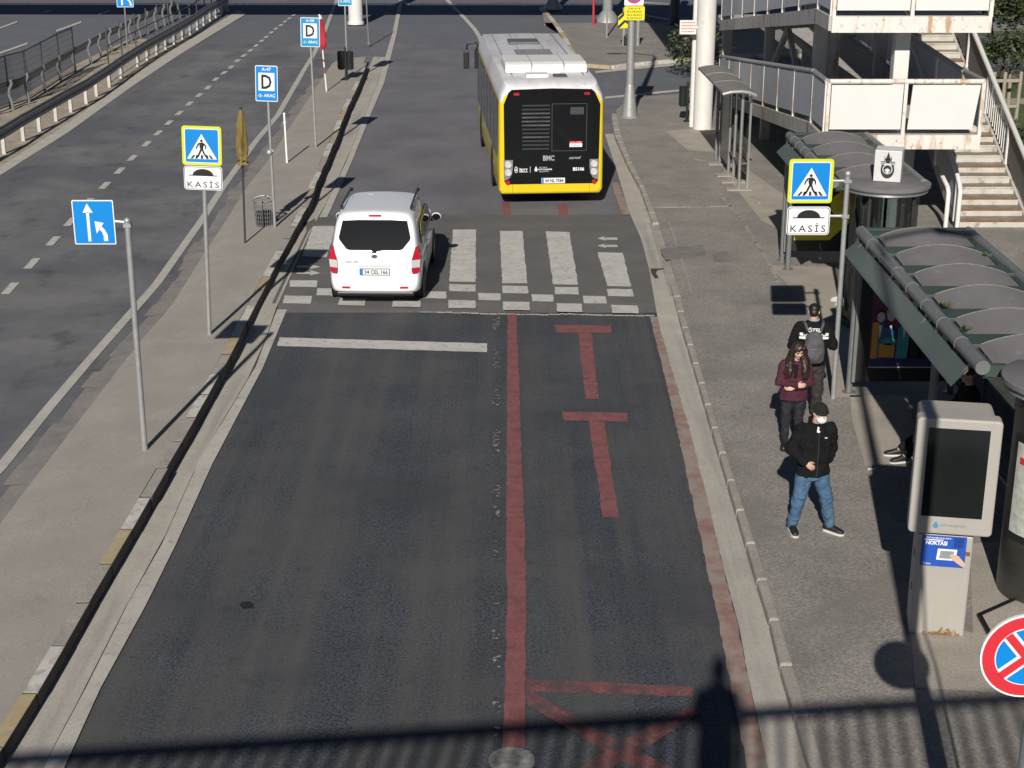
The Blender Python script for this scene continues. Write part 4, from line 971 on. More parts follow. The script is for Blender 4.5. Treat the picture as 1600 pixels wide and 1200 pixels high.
for li,z in enumerate(LZ[:2]):
    rampslab('landing',RX0+.06,RX1-.06,33.06,z-.02,34.7,z-.02,.2,beamgrey)
    beam((RX0-.0,32.99,z-.02),(RX1,32.99,z-.02),.30 if li==0 else .33,.12,rusty)
    beam((RX0,33.0,z-.02),(RX0,34.6,z-.02),.30,.12,beamgrey)
    parapet((RX0+.03,32.98,z),(RX1-.03,32.98,z),2,1.10,panelw,skew={0:(0,.0,.0,0),1:(.02,.07,.0,.055)} if li==0 else None)
    parapet((RX0,34.5,z),(RX0,33.06,z),1,1.10,panelg)
    parapet((RX1,33.06,z),(RX1,34.5,z),1,1.10,panelg)
far=(.72,2.95)
for z,zf in zip(LZ,far):
    rampslab('ramp_deck',RX0+.06,8.15,34.6,z-.03,50.2,zf-.03,.18,beamgrey)
    beam((RX0,34.55,z-.02),(RX0,50.3,zf-.02),.32,.12,beamgrey); beam((8.18,34.7,z-.02),(8.18,50.3,zf-.02),.3,.1,beamgrey)
    parapet((RX0,50.2,zf),(RX0,34.55,z),7,1.10,panelg)
# ramp between the two levels, on the inner side
rampslab('ramp_deck',8.3,9.86,34.6,LZ[0]-.03,50.2,3.0,.18,beamgrey); parapet((RX1,34.6,LZ[0]),(RX1,50.2,3.05),7,1.08,panelg); beam((RX1,34.6,LZ[0]-.02),(RX1,50.2,3.03),.3,.1,beamgrey)
rampslab('landing',RX0,RX1,50.2,2.95,51.8,2.95,.2,beamgrey)
rampslab('ramp_deck',8.3,9.86,34.6,LZ[1]-.03,50.2,6.6,.18,beamgrey); rampslab('landing',RX0,RX1,50.2,6.6,52.6,6.6,.3,beamgrey)
rampslab('landing',4.95,9.9,52.7,6.28,70.2,6.28,.3,beamgrey)
parapet((RX1,34.6,LZ[1]),(RX1,50.2,6.6),7,1.08,panelg); parapet((RX0,52.4,6.6),(RX0,50.3,6.6),1,1.1,panelg); parapet((RX0,52.5,6.6),(RX1,52.5,6.6),2,1.1,panelg)
for x,y,z,r in ((8.32,33.9,4.55,.17),(7.05,36.3,4.5,.15),(8.0,39.5,4.0,.15),(7.3,45,3.3,.14),(9.3,40,6,.15),(9.3,47,6,.15),(6.9,50.9,6.3,.16),(9.6,51.5,6.3,.16),(7.3,37.5,1.8,.16),(9.3,36.5,2.2,.16)):
    mb=MB(); mb.box((x-o0.x,y-o0.y,z/2),(r*1.9,r*1.9,z)); bevel(mb.build('column',white if x==8.32 else beamgrey,rt),.02)
for (y0,z0,y1,z1) in ((36,.2,42,3.6),(42,3.6,48,.2)):
    mb=MB(); mb.bar(W(7.3,y0,z0),W(7.3,y1,z1),.12,.16); mb.build('brace',beamgrey,rt)
# big white round column at the ramp end and its red-lettered notice
b=G(1097,201,PH); mb=MB(); r=.28
mb.lathe([(r+.01,0),(r,.02),(r,7.5)],(0,0,0),28); mb.lathe([(0,7.5),(r,7.5)],(0,0,0),28)
tag(autos(mb.build('column',[mat('column_white',(.62,.605,.565),.6,var=.06,scale=2,stain=[(2.5,.6,.75,(.45,.36,.24),.6,(1,1,.6))])],None,loc=(b[0],b[1],PH))),'big white round column beside the silver bus shelter','column')
mb=MB(); x=V(1085,100,b[1]+.3)[0]; mb.tube([(x-b[0],.35,0),(x-b[0],.35,6.5)],.09,12)
tag(autos(mb.build('drain_pipe',white,None,loc=(b[0],b[1],PH))),'white pipe standing just left of the big round column','pipe')
cx,cz,w,h=px_panel(b[1],(1062,31,1088,53))
mb=MB(); plate(mb,0,0,w,h,.01,0); F=Face(mb,(0,0,0))
for i in range(4):
    x=-.40*w
    while x<.36*w:
        l=random.uniform(.06,.16)*w; F.rect(x+l/2,h*(.33-.21*i),l,h*.085,1,1); x+=l+.03*w
mb.box((w/2+.05,.02,0),(.2,.02,.06),0)
tag(mb.build('notice_sign',[mat('notice_white',(.78,.7,.66),.5),mat('notice_red',(.55,.2,.17),.6)],None,loc=(cx,b[1]-.1,cz)),'white notice board with rows of red lettering fixed to the white column','notice')
# ---- straight stair
SX0,SX1,SY=9.99,11.5,34.1; RI,RU=.17,.38
rt=empty('stair',(SX0,SY,PH),0,'worn pale concrete stair climbing away behind the ramp, with white railings','stair')
NS=37
tm=[tread,rust,mat('tread_top_dirty',(.24,.205,.165),.9,var=.2,scale=3,fine=.15,stain=[(3,.5,.66,(.34,.3,.25),.7)])]
for i in range(NS):
    mb=MB(); z=RI*(i+1); mb.box(((SX1-SX0)/2,RU*i+RU/2+.02,z-.085),(SX1-SX0-.004*(i%2),RU+.06,.17),0); mb.m[1]=2
    mb.box(((SX1-SX0)/2,RU*i-.012,z-.02),(SX1-SX0-.02,.03,.04),1 if random.random()<.25 else 0)
    bevel(mb.build('step',tm,rt),.012)
mb=MB(); L=NS*RU
for x in (-.03,SX1-SX0+.03):
    mb.ext([Vector((x-.03,-.05,0)),Vector((x-.03,.3,0)),Vector((x-.03,L,NS*RI-.35)),Vector((x-.03,L,NS*RI+.02)),Vector((x-.03,-.05,.1))],(.06,0,0))
mb.build('stringer',beamgrey,rt)
sl=RI/RU
def sr(x,y,dz): return Vector((x,y,max(0,y)*sl+dz+.1))
XR=SX1-SX0+.06; XL=-.08
mb=MB(); mb.tube([sr(XR,-1.0,.95),sr(XR,0,1.0),sr(XR,L,1.0)],.06,12); autos(mb.build('handrail',white,rt))
mb=MB(); mb.tube([(XL,-.12,0),(XL,-.12,.86),(XL,-.02,.98),sr(XL,.4,.98),sr(XL,L,.98)],.05,12); autos(mb.build('handrail',white,rt))
mb=MB(); mb.tube([(XL-.28,-.2,0),(XL-.28,-.2,.82),(XL-.28,-.1,.93),(XL-.28,.5,1.1)],.05,12); autos(mb.build('handrail',white,rt))
for x in (XR,XL):
    for k in range(8):
        y=.15+k*1.95; a=sr(x,y,-.05); mb=MB(); mb.tube([a,a+Vector((0,0,1.02))],.042,10); mb.build('post',white,rt)
    for k in range(7):
        y0,y1=.15+k*1.95+.06,.15+(k+1)*1.95-.06
        if x==XR and k==1:
            for j in range(11):
                y=y0+(y1-y0)*(j+.5)/11; a=sr(x,y,.05); mb=MB(); mb.box(a+Vector((0,0,.45)),(.03,.03,.9)); mb.build('baluster',white,rt)
            continue
        mb=MB(); mb.ext([sr(x,y0,.08),sr(x,y1,.08),sr(x,y1,.92),sr(x,y0,.92)],(.02,0,0)); mb.build('panel',panelg if x==XL else mat('railing_mesh_grey',(.14,.135,.125),.7,var=.1,scale=5,fine=.2,fscale=30),rt)
# ---- bus shelters
shgreen=mat('shelter_green',(.042,.068,.055),.55,var=.12,scale=2,stain=[(2,.55,.75,(.08,.09,.075),.5)])
shgreen2=mat('shelter_green_board',(.095,.118,.105),.5,var=.08,scale=2)
shpanel=mat('shelter_roof_panel',(.165,.155,.158),.75,var=.08,scale=2.5,stain=[(2.2,.52,.75,(.13,.122,.12),.7),(5,.62,.74,(.26,.25,.235),.6),(14,.66,.72,(.09,.085,.07),.6)])
tubeg=mat('shelter_tube_grey',(.20,.205,.20),.45,.3,var=.1,scale=5)
sglass=glass('shelter_glass',(.55,.6,.6),.10); kglass=glass('kiosk_glass',(.42,.48,.47),.12)
def shelter(x0,x1,y0,y1,n,label,poster,leafy):
    """y0 near end, y1 far end; street side at x0"""
    rt=empty('bus_shelter',(x0,y0,PH),0,label,'bus shelter'); o0=Vector((x0,y0,PH)); w=x1-x0; L=y1-y0; zt=2.55
    mb=MB(); r=.085; mb.tube([(0,-.1,zt+.02),(0,L+.02,zt+.02)],r,16)
    for k in range(1,8): mb.tube([(0,L*k/8-.012,zt+.02),(0,L*k/8+.012,zt+.02)],r*1.09,16)
    autos(mb.build('gutter_tube',tubeg,rt))
    mb=MB(); mb.tube([(w,-.1,zt+.02),(w,L+.02,zt+.02)],r*.9,16); autos(mb.build('gutter_tube',tubeg,rt))
    # cross beams and bulged panels
    bay=L/n
    for i in range(n):
        mb=MB(); y=i*bay+bay*.80; mb.box((w/2,y,zt+.0),(w-.12,bay*.40,.12)); bevel(mb.build('roof_beam',shgreen,rt),.01)
        mb=MB(); S=12; ya,yb=i*bay+.005,i*bay+bay*.62; rings=[]
        pts=[]
        for k in range(S+1):
            t=k/S; x=.16+(w-.32)*t; z=zt+.02+.145*math.sin(math.pi*t)**.85; pts.append((x,z))
        for k in range(S):
            (xa,za),(xb,zb)=pts[k],pts[k+1]; mb.poly([(xa,ya,zt+.02+(za-zt-.02)*.12),(xb,ya,zt+.02+(zb-zt-.02)*.12),(xb,yb,zb+.02),(xa,yb,za+.02)])
        mb.poly([(p[0],yb,p[1]+.02) for p in pts])
        pn=autos(mb.build('roof_panel',shpanel,rt),50)
        mb=MB(); mb.tube([(p[0],yb,p[1]+.022) for p in pts],.008,5); mb.build('panel_rim',mat('lichen_edge',(.2,.195,.15),.9,var=.25,scale=14),pn)
    mb=MB(); mb.box((.10,L/2,zt-.06),(.10,L,.16)); mb.box((w-.08,L/2,zt-.06),(.10,L,.16)); mb.box((w/2,L-.03,zt-.02),(w-.1,.10,.2)); mb.box((w/2,.0,zt-.04),(w-.1,.08,.14)); mb.build('frame',shgreen,rt)
    # street-side board hung below and outside the tube
    mb=MB(); mb.ext([Vector((-.07,.25,zt-.13)),Vector((-.07,L-.05,zt-.13)),Vector((-.25,L-.0,zt-.31)),Vector((-.25,.20,zt-.31))],(.02,0,.03)); mb.build('fascia_board',shgreen2,rt)
    for k in range(4): y=.3+(L-.6)*k/3; mb=MB(); mb.bar((0,y,zt-.05),(-.1,y,zt-.18),.04,.04); mb.build('bracket',tubeg,rt)
    for x,y in ((-.02,L-.05),(-.02,1.7 if leafy else L-.75),(w-.05,L-.05),(w-.05,.3)):
        mb=MB(); mb.tube([(x,y,-.02),(x,y,zt-.05)],.052,12); mb.lathe([(.11,-.01),(.11,.015),(.06,.02)],(x,y,0),14); mb.build('post',tubeg if x<w/2 else steeld,rt)
    # glazed back wall
    mb=MB(); mb.box((w-.05,L/2,1.25),(.02,L-.5,1.9)); mb.build('back_glass',sglass,rt)
    mb=MB()
    for z in (.28,2.22): mb.box((w-.05,L/2,z),(.05,L-.4,.05))
    for k in range(1,4): mb.box((w-.05,.2+(L-.4)*k/4,1.25),(.05,.05,1.95))
    mb.build('back_frame',steeld,rt)
    # lit-box poster at the far end
    bx=empty('poster_box',(0,0,0)); bx.parent=rt
    pw=w-.12; 
    mb=MB(); mb.box((pw/2+.02,L-.12,1.22),(pw,.16,1.98)); bevel(mb.build('case',black,bx),.02)
    mb=MB(); mb.box((.0,L-.13,1.22),(.05,.14,2.0)); mb.build('edge_trim',tubeg,bx)
    mb=MB(); F=Face(mb,(pw/2+.06,L-.202,1.28),base=.0); poster(F,1.2,1.62); mb.build('poster',POST,bx)
    # bench
    mb=MB()
    for k in range(5): mb.box((w-.62+.085*k,L*.45,.46),(.07,L*.5,.03))
    mb.build('bench_seat',mat('bench_steel',(.12,.12,.12),.4,.5),rt)
    for y in (L*.25,L*.65):
        mb=MB(); mb.tube([(w-.45,y,0),(w-.45,y,.45)],.03,8); mb.box((w-.45,y,.43),(.4,.05,.04)); mb.build('bench_leg',steeld,rt)
    if leafy:
        lf=mat('weed_leaf',(.07,.12,.03),.8,var=.3,scale=20)
        for (y,s) in ((L*.34,1),(L*.19,.8),(L*.75,.5)):
            mb=MB()
            for k in range(16):
                a=random.uniform(0,6.28); e=random.uniform(.3,1.2); d=Vector((math.cos(a)*math.cos(e),math.sin(a)*math.cos(e),math.sin(e)))*random.uniform(.06,.16)*s
                c=Vector((.16 if y!=L*.75 else w-.2,y,zt+.05)); n=d.cross(Vector((0,0,1))).normalized()*.018; mb.poly([c,c+d*.6-n,c+d,c+d*.6+n])
            tag(mb.build('weed',lf,None,loc=tuple(o0),fix=False),{1:'larger green weed sprouting behind the grey gutter tube of the near shelter',.8:'small green weed nearest the end cap of the near shelter gutter tube',.5:'tiny weed on the far gutter of the near shelter roof'}[s],'weed')
    return rt
POST=[swhite,mat('poster_purple',(.13,.02,.09),.5,var=.15,scale=4),mat('poster_dark',(.012,.012,.018),.5),mat('poster_face',(.55,.5,.5),.5),mat('poster_orange',(.6,.3,.04),.5),mat('poster_blue',(.05,.13,.3),.5,var=.2,scale=6),mat('poster_red',(.35,.03,.04),.5),mat('poster_yellow',(.66,.58,.03),.5),mat('poster_navy',(.03,.03,.12),.5),mat('poster_teal',(.05,.3,.3),.5)]
def poster1(F,w,h):
    F.rect(0,0,w,h,1,1)
    for k in range(3): F.poly([(-.42*w+k*.13*w,(.36-.1*k)*h),(-.22*w+k*.13*w,(.36-.1*k)*h),(-.16*w+k*.13*w,(.28-.1*k)*h),(-.40*w+k*.13*w,(.28-.1*k)*h)],3,2)
    F.rect(0,.16*h,w*.9,h*.012,6,2)
    F.rect(.18*w,-.22*h,w*.64,h*.5,2,2)
    for i,(x,s) in enumerate(((-.38,1.),(-.25,1.),(-.07,1.15),(.08,1.),(.22,1.1))):
        F.disc(x*w,(.02+.02*(i%2))*h,.068*w*s,2 if i!=1 else 4,3,16,.075*w*s); F.disc(x*w,.0*h+.01*h*(i%2),.052*w*s,3,4,16,.068*w*s)
        F.poly([(x*w-.09*w,-.46*h),(x*w-.075*w,-.11*h),(x*w-.02*w,-.06*h),(x*w+.02*w,-.06*h),(x*w+.075*w,-.11*h),(x*w+.09*w,-.46*h)],[5,8,0,2,2][i] if i!=2 else 9,3)
        F.poly([(x*w-.02*w,-.08*h),(x*w,-.22*h),(x*w+.02*w,-.08*h)],0,4)
    F.disc(-.28*w,-.17*h,.09*w,5,5,16); F.disc(-.26*w,-.24*h,.1*w,9,6,16,.05*w); F.rect(-.28*w,-.33*h,.2*w,.14*h,4,6); F.rect(-.44*w,-.25*h,.08*w,.4*h,4,5)
    F.rect(.40*w,-.22*h,w*.18,h*.46,5,5); F.poly([(.31*w,-.1*h),(.49*w,-.2*h),(.49*w,-.26*h),(.31*w,-.2*h)],3,6); F.disc(.43*w,-.36*h,.06*w,6,6,16)
    F.rect(0,-.455*h,w,h*.09,8,6); F.rect(0,-.497*h,w,h*.012,3,7)
def poster2(F,w,h):
    F.rect(0,0,w,h,2,1); F.poly([(-.5*w,-.5*h),(-.5*w,-.42*h),(-.2*w,-.22*h),(.5*w,-.22*h),(.1*w,-.5*h)],7,2)
    F.disc(.3*w,-.05*h,.22*w,7,3,24); F.disc(.38*w,.1*h,.16*w,4,4,20); F.poly([(-.4*w,.1*h),(.1*w,.3*h),(.2*w,.2*h),(-.3*w,-.02*h)],6,3); F.poly([(0,.36*h),(.5*w,.44*h),(.5*w,.3*h),(.1*w,.24*h)],4,3)
poster=poster1; shelter(5.30,6.92,16.75,23.12,6,'near green bus shelter with bulged grey roof panels and a purple poster',poster,True)
poster=poster2; shelter(5.58,7.12,26.75,31.25,4,'farther green bus shelter under the ramp with a yellow and black poster',poster,False)
# ---- round kiosks at the shelter ends
def kiosk(cx,cy,rad,label,glz,emb):
    rt=empty('round_kiosk',(cx,cy,PH),0,label,'kiosk'); zt=2.5
    mb=MB(); mb.lathe([(0,zt+.12),(rad*.96,zt+.10),(rad,zt+.08),(rad,zt+.03),(rad*.97,zt)],(0,0,0),40); mb.lathe([(0,zt),(rad*.97,zt)],(0,0,0),40); autos(mb.build('roof',shpanel,rt),35)
    mb=MB(); mb.lathe([(rad*.93,zt-.0),(rad*.95,zt-.05),(rad*.9,zt-.07),(rad*.86,zt-.05)],(0,0,0),40); autos(mb.build('roof_rim',tubeg,rt))
    rb=rad*.76
    if glz:
        mb=MB(); mb.lathe([(rb,.12),(rb,zt-.05)],(0,0,0),24,0,R(150),R(395)); mb.build('glass',kglass,rt,smooth=True)
        mb=MB()
        for a in (150,232,313,395): mb.box((rb*math.cos(R(a)),rb*math.sin(R(a)),zt/2),(.045,.045,zt),0,rz=R(a))
        mb.lathe([(rb+.015,.0),(rb+.015,.12),(rb-.03,.12)],(0,0,0),30); mb.build('frame',steeld,rt)
        mb=MB(); mb.box((-.15,.15,.85),(.5,.5,1.6)); mb.box((.25,.1,.45),(.5,.6,.85)); bevel(mb.build('cabinet',mat('cabinet_grey',(.05,.05,.05),.5),rt),.02)
    else:
        mb=MB(); mb.lathe([(rb,.0),(rb,zt-.02)],(0,0,0),32); autos(mb.build('body',mat('brushed_dark_steel',(.085,.082,.075),.35,.6,var=.15,scale=3,stretch=(1,1,8)),rt))
        mb=MB(); mb.lathe([(rb+.012,.74),(rb+.02,.75),(rb+.02,1.98),(rb+.012,1.99)],(0,0,0),16,0,R(188),R(262)); f_=mb.build('map_frame',black,rt)
        mb=MB(); mb.lathe([(rb+.024,.83),(rb+.024,1.90)],(0,0,0),14,0,R(194),R(256)); p=mb.build('map_sheet',mat('map_sheet_paper',(.55,.55,.5),.35,var=.2,scale=8,stain=[(10,.55,.6,(.3,.42,.3),.6)]),f_)
        mb=MB(); mb.lathe([(rb+.028,1.66),(rb+.028,1.74)],(0,0,0),4,0,R(200),R(214)); mb.build('map_heading',sred,p)
    # emblem cube
    mb=MB(); s=.46; mb.box((.02,.0,zt+.12+.27),(s,s,.54),0,rz=R(-18)); cube=bevel(mb.build('emblem_box',mat('emblem_box_white',(.62,.62,.6),.4,var=.05,scale=4),rt),.012)
    for rz in (-18,72):
        mb=MB(); x=Vector((math.cos(R(rz)),math.sin(R(rz)),0)); n=x.cross(Vector((0,0,1)))
        F=Face(mb,Vector((.02,0,zt+.12+.27))+n*(s/2+.001),x=x)
        if rz==-18:
            F.poly([(.12*math.cos(R(a))*.95,-.06+.15*math.sin(R(a))) for a in range(150,391,10)],0,1)
            F.disc(0,-.05,.085,1,2,20); F.disc(0,-.05,.07,0,3,20); F.poly([(-.05,-.06),(0,-.14),(.05,-.06),(0,-.03)],1,4)
            for i,(xx,ww) in enumerate(((-.085,.05),(.085,.05))):
                for k in range(3): F.rect(xx,.02+.028*k,ww+.012*k,.014,0,1)
            F.rect(0,.12,.11,.016,0,1); F.disc(0,.10,.045,0,1,14); F.poly([(-.04,.13),(0,.25),(.04,.13)],0,1); F.rect(-.055,.12,.012,.10,0,1); F.rect(.055,.12,.012,.10,0,1); F.rect(0,.06,.1,.012,0,1)
        else:
            for k in range(5): F.rect(0,.16-.07*k,.05+.03*(k%2),.03,2,1)
        mb.build('emblem',[mat('emblem_dark',(.03,.03,.04),.5),mat('emblem_box_white',(.62,.62,.6)),mat('emblem_faint',(.4,.4,.4),.5)],cube)
    return rt
kiosk(6.50,26.75,.76,'round glazed kiosk with an emblem box at the end of the farther shelter',True,True)
kiosk(6.22,16.25,.80,'round dark steel kiosk with a map panel at the right edge of the photo',False,True)
# ---- small silver shelter
bn=G(1163,296,PH); bf=G(1120,240,PH)
rt=empty('bus_shelter',(bn[0]-.14,bn[1],PH),math.atan2(-(bf[0]-bn[0]),bf[1]-bn[1]),'small narrow silver bus shelter with a curved dull grey roof','bus shelter')
L=3.9
rf=mat('weathered_roof_grey',(.20,.19,.175),.8,var=.12,scale=2,stain=[(3,.55,.72,(.27,.25,.22),.6)])
mb=MB(); prof=[(-.46,2.40),(-.25,2.45),(0,2.46),(.2,2.43),(.36,2.36)]
for (xa,za),(xb,zb) in zip(prof,prof[1:]): mb.ext([(xa-.1,-.35,za),(xb-.1,-.35,zb),(xb-.1,-.35,zb+.045),(xa-.1,-.35,za+.045)],(0,L+.5,0))
autos(mb.build('roof',rf,rt),20)
for y in (-.36,1.2,2.6,L+.12):
    mb=MB(); mb.tube([(xa-.1,y,za-.02+(.062 if 0<y<L else .02)) for xa,za in prof],.02 if 0<y<L else .034,6); mb.build('roof_rib',rf if 0<y<L else galv,rt)
for x,y in ((0,0),(.0,.9),(-.0,1.7),(.0,3.2),(0,L)):
    mb=MB(); mb.tube([(x,y,0),(x,y,2.45)],.042,12); mb.build('post',alu if y<2 else galvd,rt)
for y in (.1,L-.1): mb=MB(); mb.box((.22,y,1.2),(.05,.06,2.35)); mb.build('back_post',alu,rt)
mb=MB(); mb.box((.0,2.5,1.25),(.03,1.5,2.0)); mb.build('side_panel',mat('smoked_panel',(.09,.09,.085),.2,var=.2,scale=2),rt)
mb=MB(); mb.box((.22,L/2,1.3),(.015,L-.3,1.9)); mb.build('back_glass',sglass,rt)
mb=MB(); mb.box((.09,.85,.62),(.24,1.5,.06)); mb.box((.185,.85,.8),(.04,1.5,.22)); bevel(mb.build('bench',mat('bench_brown',(.12,.09,.075),.6,var=.2,scale=6),rt),.02)
for y in (0,.9,1.7,3.2): 
    mb=MB(); mb.box((0,y,.012),(.62,.32,.025)); mb.build('base_pad',pavlight,rt)
# ---- information totem
b0=Vector((4.33,15.19,PH)); dx=Vector((4.9-4.33,15.09-15.19,0)); ang=math.atan2(dx.y,dx.x)
rt=empty('info_totem',tuple(b0),ang,'large pale grey information totem with a dark portrait screen','info totem')
tg=mat('totem_grey_paint',(.385,.362,.32),.5,var=.05,scale=2,stain=[(1.8,.55,.8,(.3,.28,.24),.6),(9,.62,.72,(.26,.24,.2),.5),(4,.64,.72,(.5,.47,.41),.5,(2,2,.4))])
wb=dx.length; 
mb=MB(); mb.box((wb/2,.24,.60),(wb,.46,1.20)); mb.box((wb/2,.24,1.22),(wb*.7,.4,.06)); base=bevel(mb.build('base',tg,rt),.025)
mb=MB(); mb.ext([(x,-.0,z) for x,z in [(.14,.02),(.14,.045),(.2,.04),(.26,.06),(.3,.05),(.34,.12),(.36,.06),(.41,.11),(.44,.06),(.48,.09),(.5,.04),(.53,.05),(.53,.02)]],(0,-.004,0)); mb.build('rust_patch',mat('rust_orange',(.22,.1,.04),.9,var=.4,scale=20,stain=[(18,.5,.56,(.34,.3,.24),.8)]),base)
cw,ch=.86,1.30; c0=Vector((wb/2+.02,.22,1.25+ch/2))
mb=MB(); mb.ext([(x+c0.x,-.10,z+c0.z) for x,z in rrect(0,0,cw,ch,.05)],(0,.20,0)); mb.ext([(x+c0.x,.10,z+c0.z+.01) for x,z in rrect(0,0,cw-.09,ch-.05,.06)],(0,.42,0)); cab=bevel(mb.build('cabinet',tg,rt),.022,3)
mb=MB(); mb.ext([(x+c0.x,-.105,z+c0.z+.05) for x,z in rrect(0,0,.62,.99,.0)],(0,.02,0)); scr=mb.build('screen',mat('screen_glass_dark',(.012,.015,.014),.08,var=.2,scale=2,spec=.45),cab)
mb=MB(); F=Face(mb,(c0.x,-.10,c0.z-.545),base=.002); F.poly([(-.17,-.03),(-.13,-.03),(-.12,0),(-.135,.02),(-.15,.05),(-.165,.02),(-.18,0)],0,1); F.text('BÜYÜKŞEHİR',.03,.005,.26,.035,1,1,bold=.02); mb.build('lettering',[mat('faded_blue',(.06,.26,.42),.5),mat('faded_letters',(.2,.26,.3),.6)],cab)
mb=MB(); F=Face(mb,(wb/2-.01,.01,1.01),base=.004); F.rect(0,0,.46,.36,0,1); F.text('İSTANBULKART',-.06,.155,.26,.022,1,2,bold=.02); F.text('NOKTASI',-.08,.095,.22,.05,1,2,bold=.04); F.rect(-.11,.13,.2,.01,1,2); F.rect(.15,.11,.1,.12,3,2)
F.poly([(-.07,-.10),(.13,-.10),(.14,.03),(-.06,.03)],1,2); F.poly([(-.04,-.08),(.10,-.08),(.11,.01),(-.03,.01)],2,3); F.poly([(.06,-.04),(.09,-.02),(.16,-.04),(.23,-.12),(.23,-.175),(.17,-.14),(.10,-.09)],4,4); F.text('Sn. Bakım',-.16,-.15,.08,.025,1,2); mb.build('poster',[mat('poster_royal_blue',(.02,.09,.42),.4,var=.08,scale=6),swhite,mat('poster_mid_grey',(.25,.27,.3),.5),mat('poster_dark_blue',(.015,.05,.25),.4),mat('poster_skin',(.6,.4,.3),.6)],base)
mb=MB(); mb.box((wb-.05,-.0,1.0),(.05,.012,.04)); mb.build('switch',rust,base)
mb=MB()
for z in (.9,.5): mb.box((-.004,.16,z),(.012,.05,.07))
mb.build('hinge',galvd,base)
# low sloping grey utility cover with dark rim behind the ring sign
mb=MB(); pts=[G(u,v,PH) for u,v in [(1530,965),(1620,925),(1700,990),(1560,1020)]]
mb.prism(pts,PH-.02,PH+.035,0); o=bevel(mb.build('utility_cover',[pavlight,black]),.01)
tag(o,'flat concrete utility cover with a dark edge at lower right','cover')
mb=MB()
for p,q in zip(pts,pts[1:]+pts[:1]): mb.bar((*p,PH+.028),(*q,PH+.028),.05,.03)
mb.build('rim',black,o)
# ---- tall lamp post and ring sign at lower right
px,py=3.45,8.95
rt=empty('lamp_post',(px,py,PH),0,'tall white lamp post at the bottom right corner, nearest to the footbridge','lamp post')
mb=MB(); mb.lathe([(.17,0),(.17,.03),(.10,.05),(.095,1.2),(.085,3),(.07,7),(.055,10.2)],(0,0,0),18); autos(mb.build('pole',[mat('column_white',(.62,.605,.565))],rt))
mb=MB(); mb.tube([(0,0,10.1),(.1,0,10.4),(.9,0,10.6)],.04,8); mb.box((1.2,0,10.58),(.7,.25,.1)); mb.build('lamp_head',galvd,rt)
mb=MB(); mb.tube([(.2,.02,0),(.2,.02,3.2),(.06,.02,4.5)],.014,6); mb.build('cable',black,rt)
rt=empty('no_stopping_sign',(3.27,8.80,3.40),0,'round red and blue no stopping sign at the lower right corner','road sign')
mb=MB(); r=.295; mb.ext([(r*math.cos(2*math.pi*k/40),0,r*math.sin(2*math.pi*k/40)) for k in range(40)],(0,.02,0),1); F=Face(mb)
F.disc(0,0,r*.955,0,1,40); F.disc(0,0,r*.69,1,2,40); F.disc(0,0,r*.665,2,3,40)
for ai,a in enumerate((40,-50)):
    for wd,m,l in ((.155,1,4+ai),(.09,0,6+ai)):
        ca,sa=math.cos(R(a)),math.sin(R(a)); k=.67 if wd>.1 else .70
        F.poly([(r*k*ca*s-sa*wd*r*t,r*k*sa*s+ca*wd*r*t) for s,t in ((1,1),(-1,1),(-1,-1),(1,-1))],m,l)
mb.build('disc',[sred,swhite,sblue],rt)
mb=MB(); mb.box((.12,.09,0),(.3,.14,.04)); mb.build('bracket',galv,rt)
# ------------------------------------------------------------ people
skin=mat('skin',(.50,.30,.22),.55,var=.08,scale=9); skinp=mat('skin_light',(.56,.36,.28),.55,var=.08,scale=9)
hairm=mat('hair_black',(.012,.010,.009),.5,var=.3,scale=14,stretch=(4,4,.6)); hairb=mat('hair_dark_brown',(.03,.017,.012),.45,var=.35,scale=12,stretch=(4,4,.4))
eyem=mat('eye_dark',(.02,.016,.014),.3); lipm=mat('lip',(.36,.13,.11),.5)
def chain(mb,pts,rs,n=12):
    pts=[Vector(p) for p in pts]
    for i in range(len(pts)-1): mb.tube([pts[i],pts[i+1]],[rs[i],rs[i+1]],n)
    for p,r in zip(pts,rs): mb.sphere(p,r,n)
def trunk(mb,secs,n=20):
    mb.rings([[Vector((c[0]+c[3]*math.copysign(abs(math.cos(a))**.85,math.cos(a)),c[1]+c[4]*math.copysign(abs(math.sin(a))**.85,math.sin(a)),c[2])) for a in [2*math.pi*k/n for k in range(n)]] for c in secs])
def melt(o,vox,it=3,f=.5,fold=0):
    m=o.modifiers.new('remesh','REMESH'); m.mode='VOXEL'; m.voxel_size=vox; m.use_smooth_shade=True
    s=o.modifiers.new('smooth','SMOOTH'); s.iterations=it; s.factor=f
    if fold:
        t=bpy.data.textures.get('cloth_folds') or bpy.data.textures.new('cloth_folds','CLOUDS'); t.noise_scale=.085; t.noise_depth=2
        d=o.modifiers.new('folds','DISPLACE'); d.texture=t; d.strength=fold; d.mid_level=.5; d.texture_coords='LOCAL'
    return o
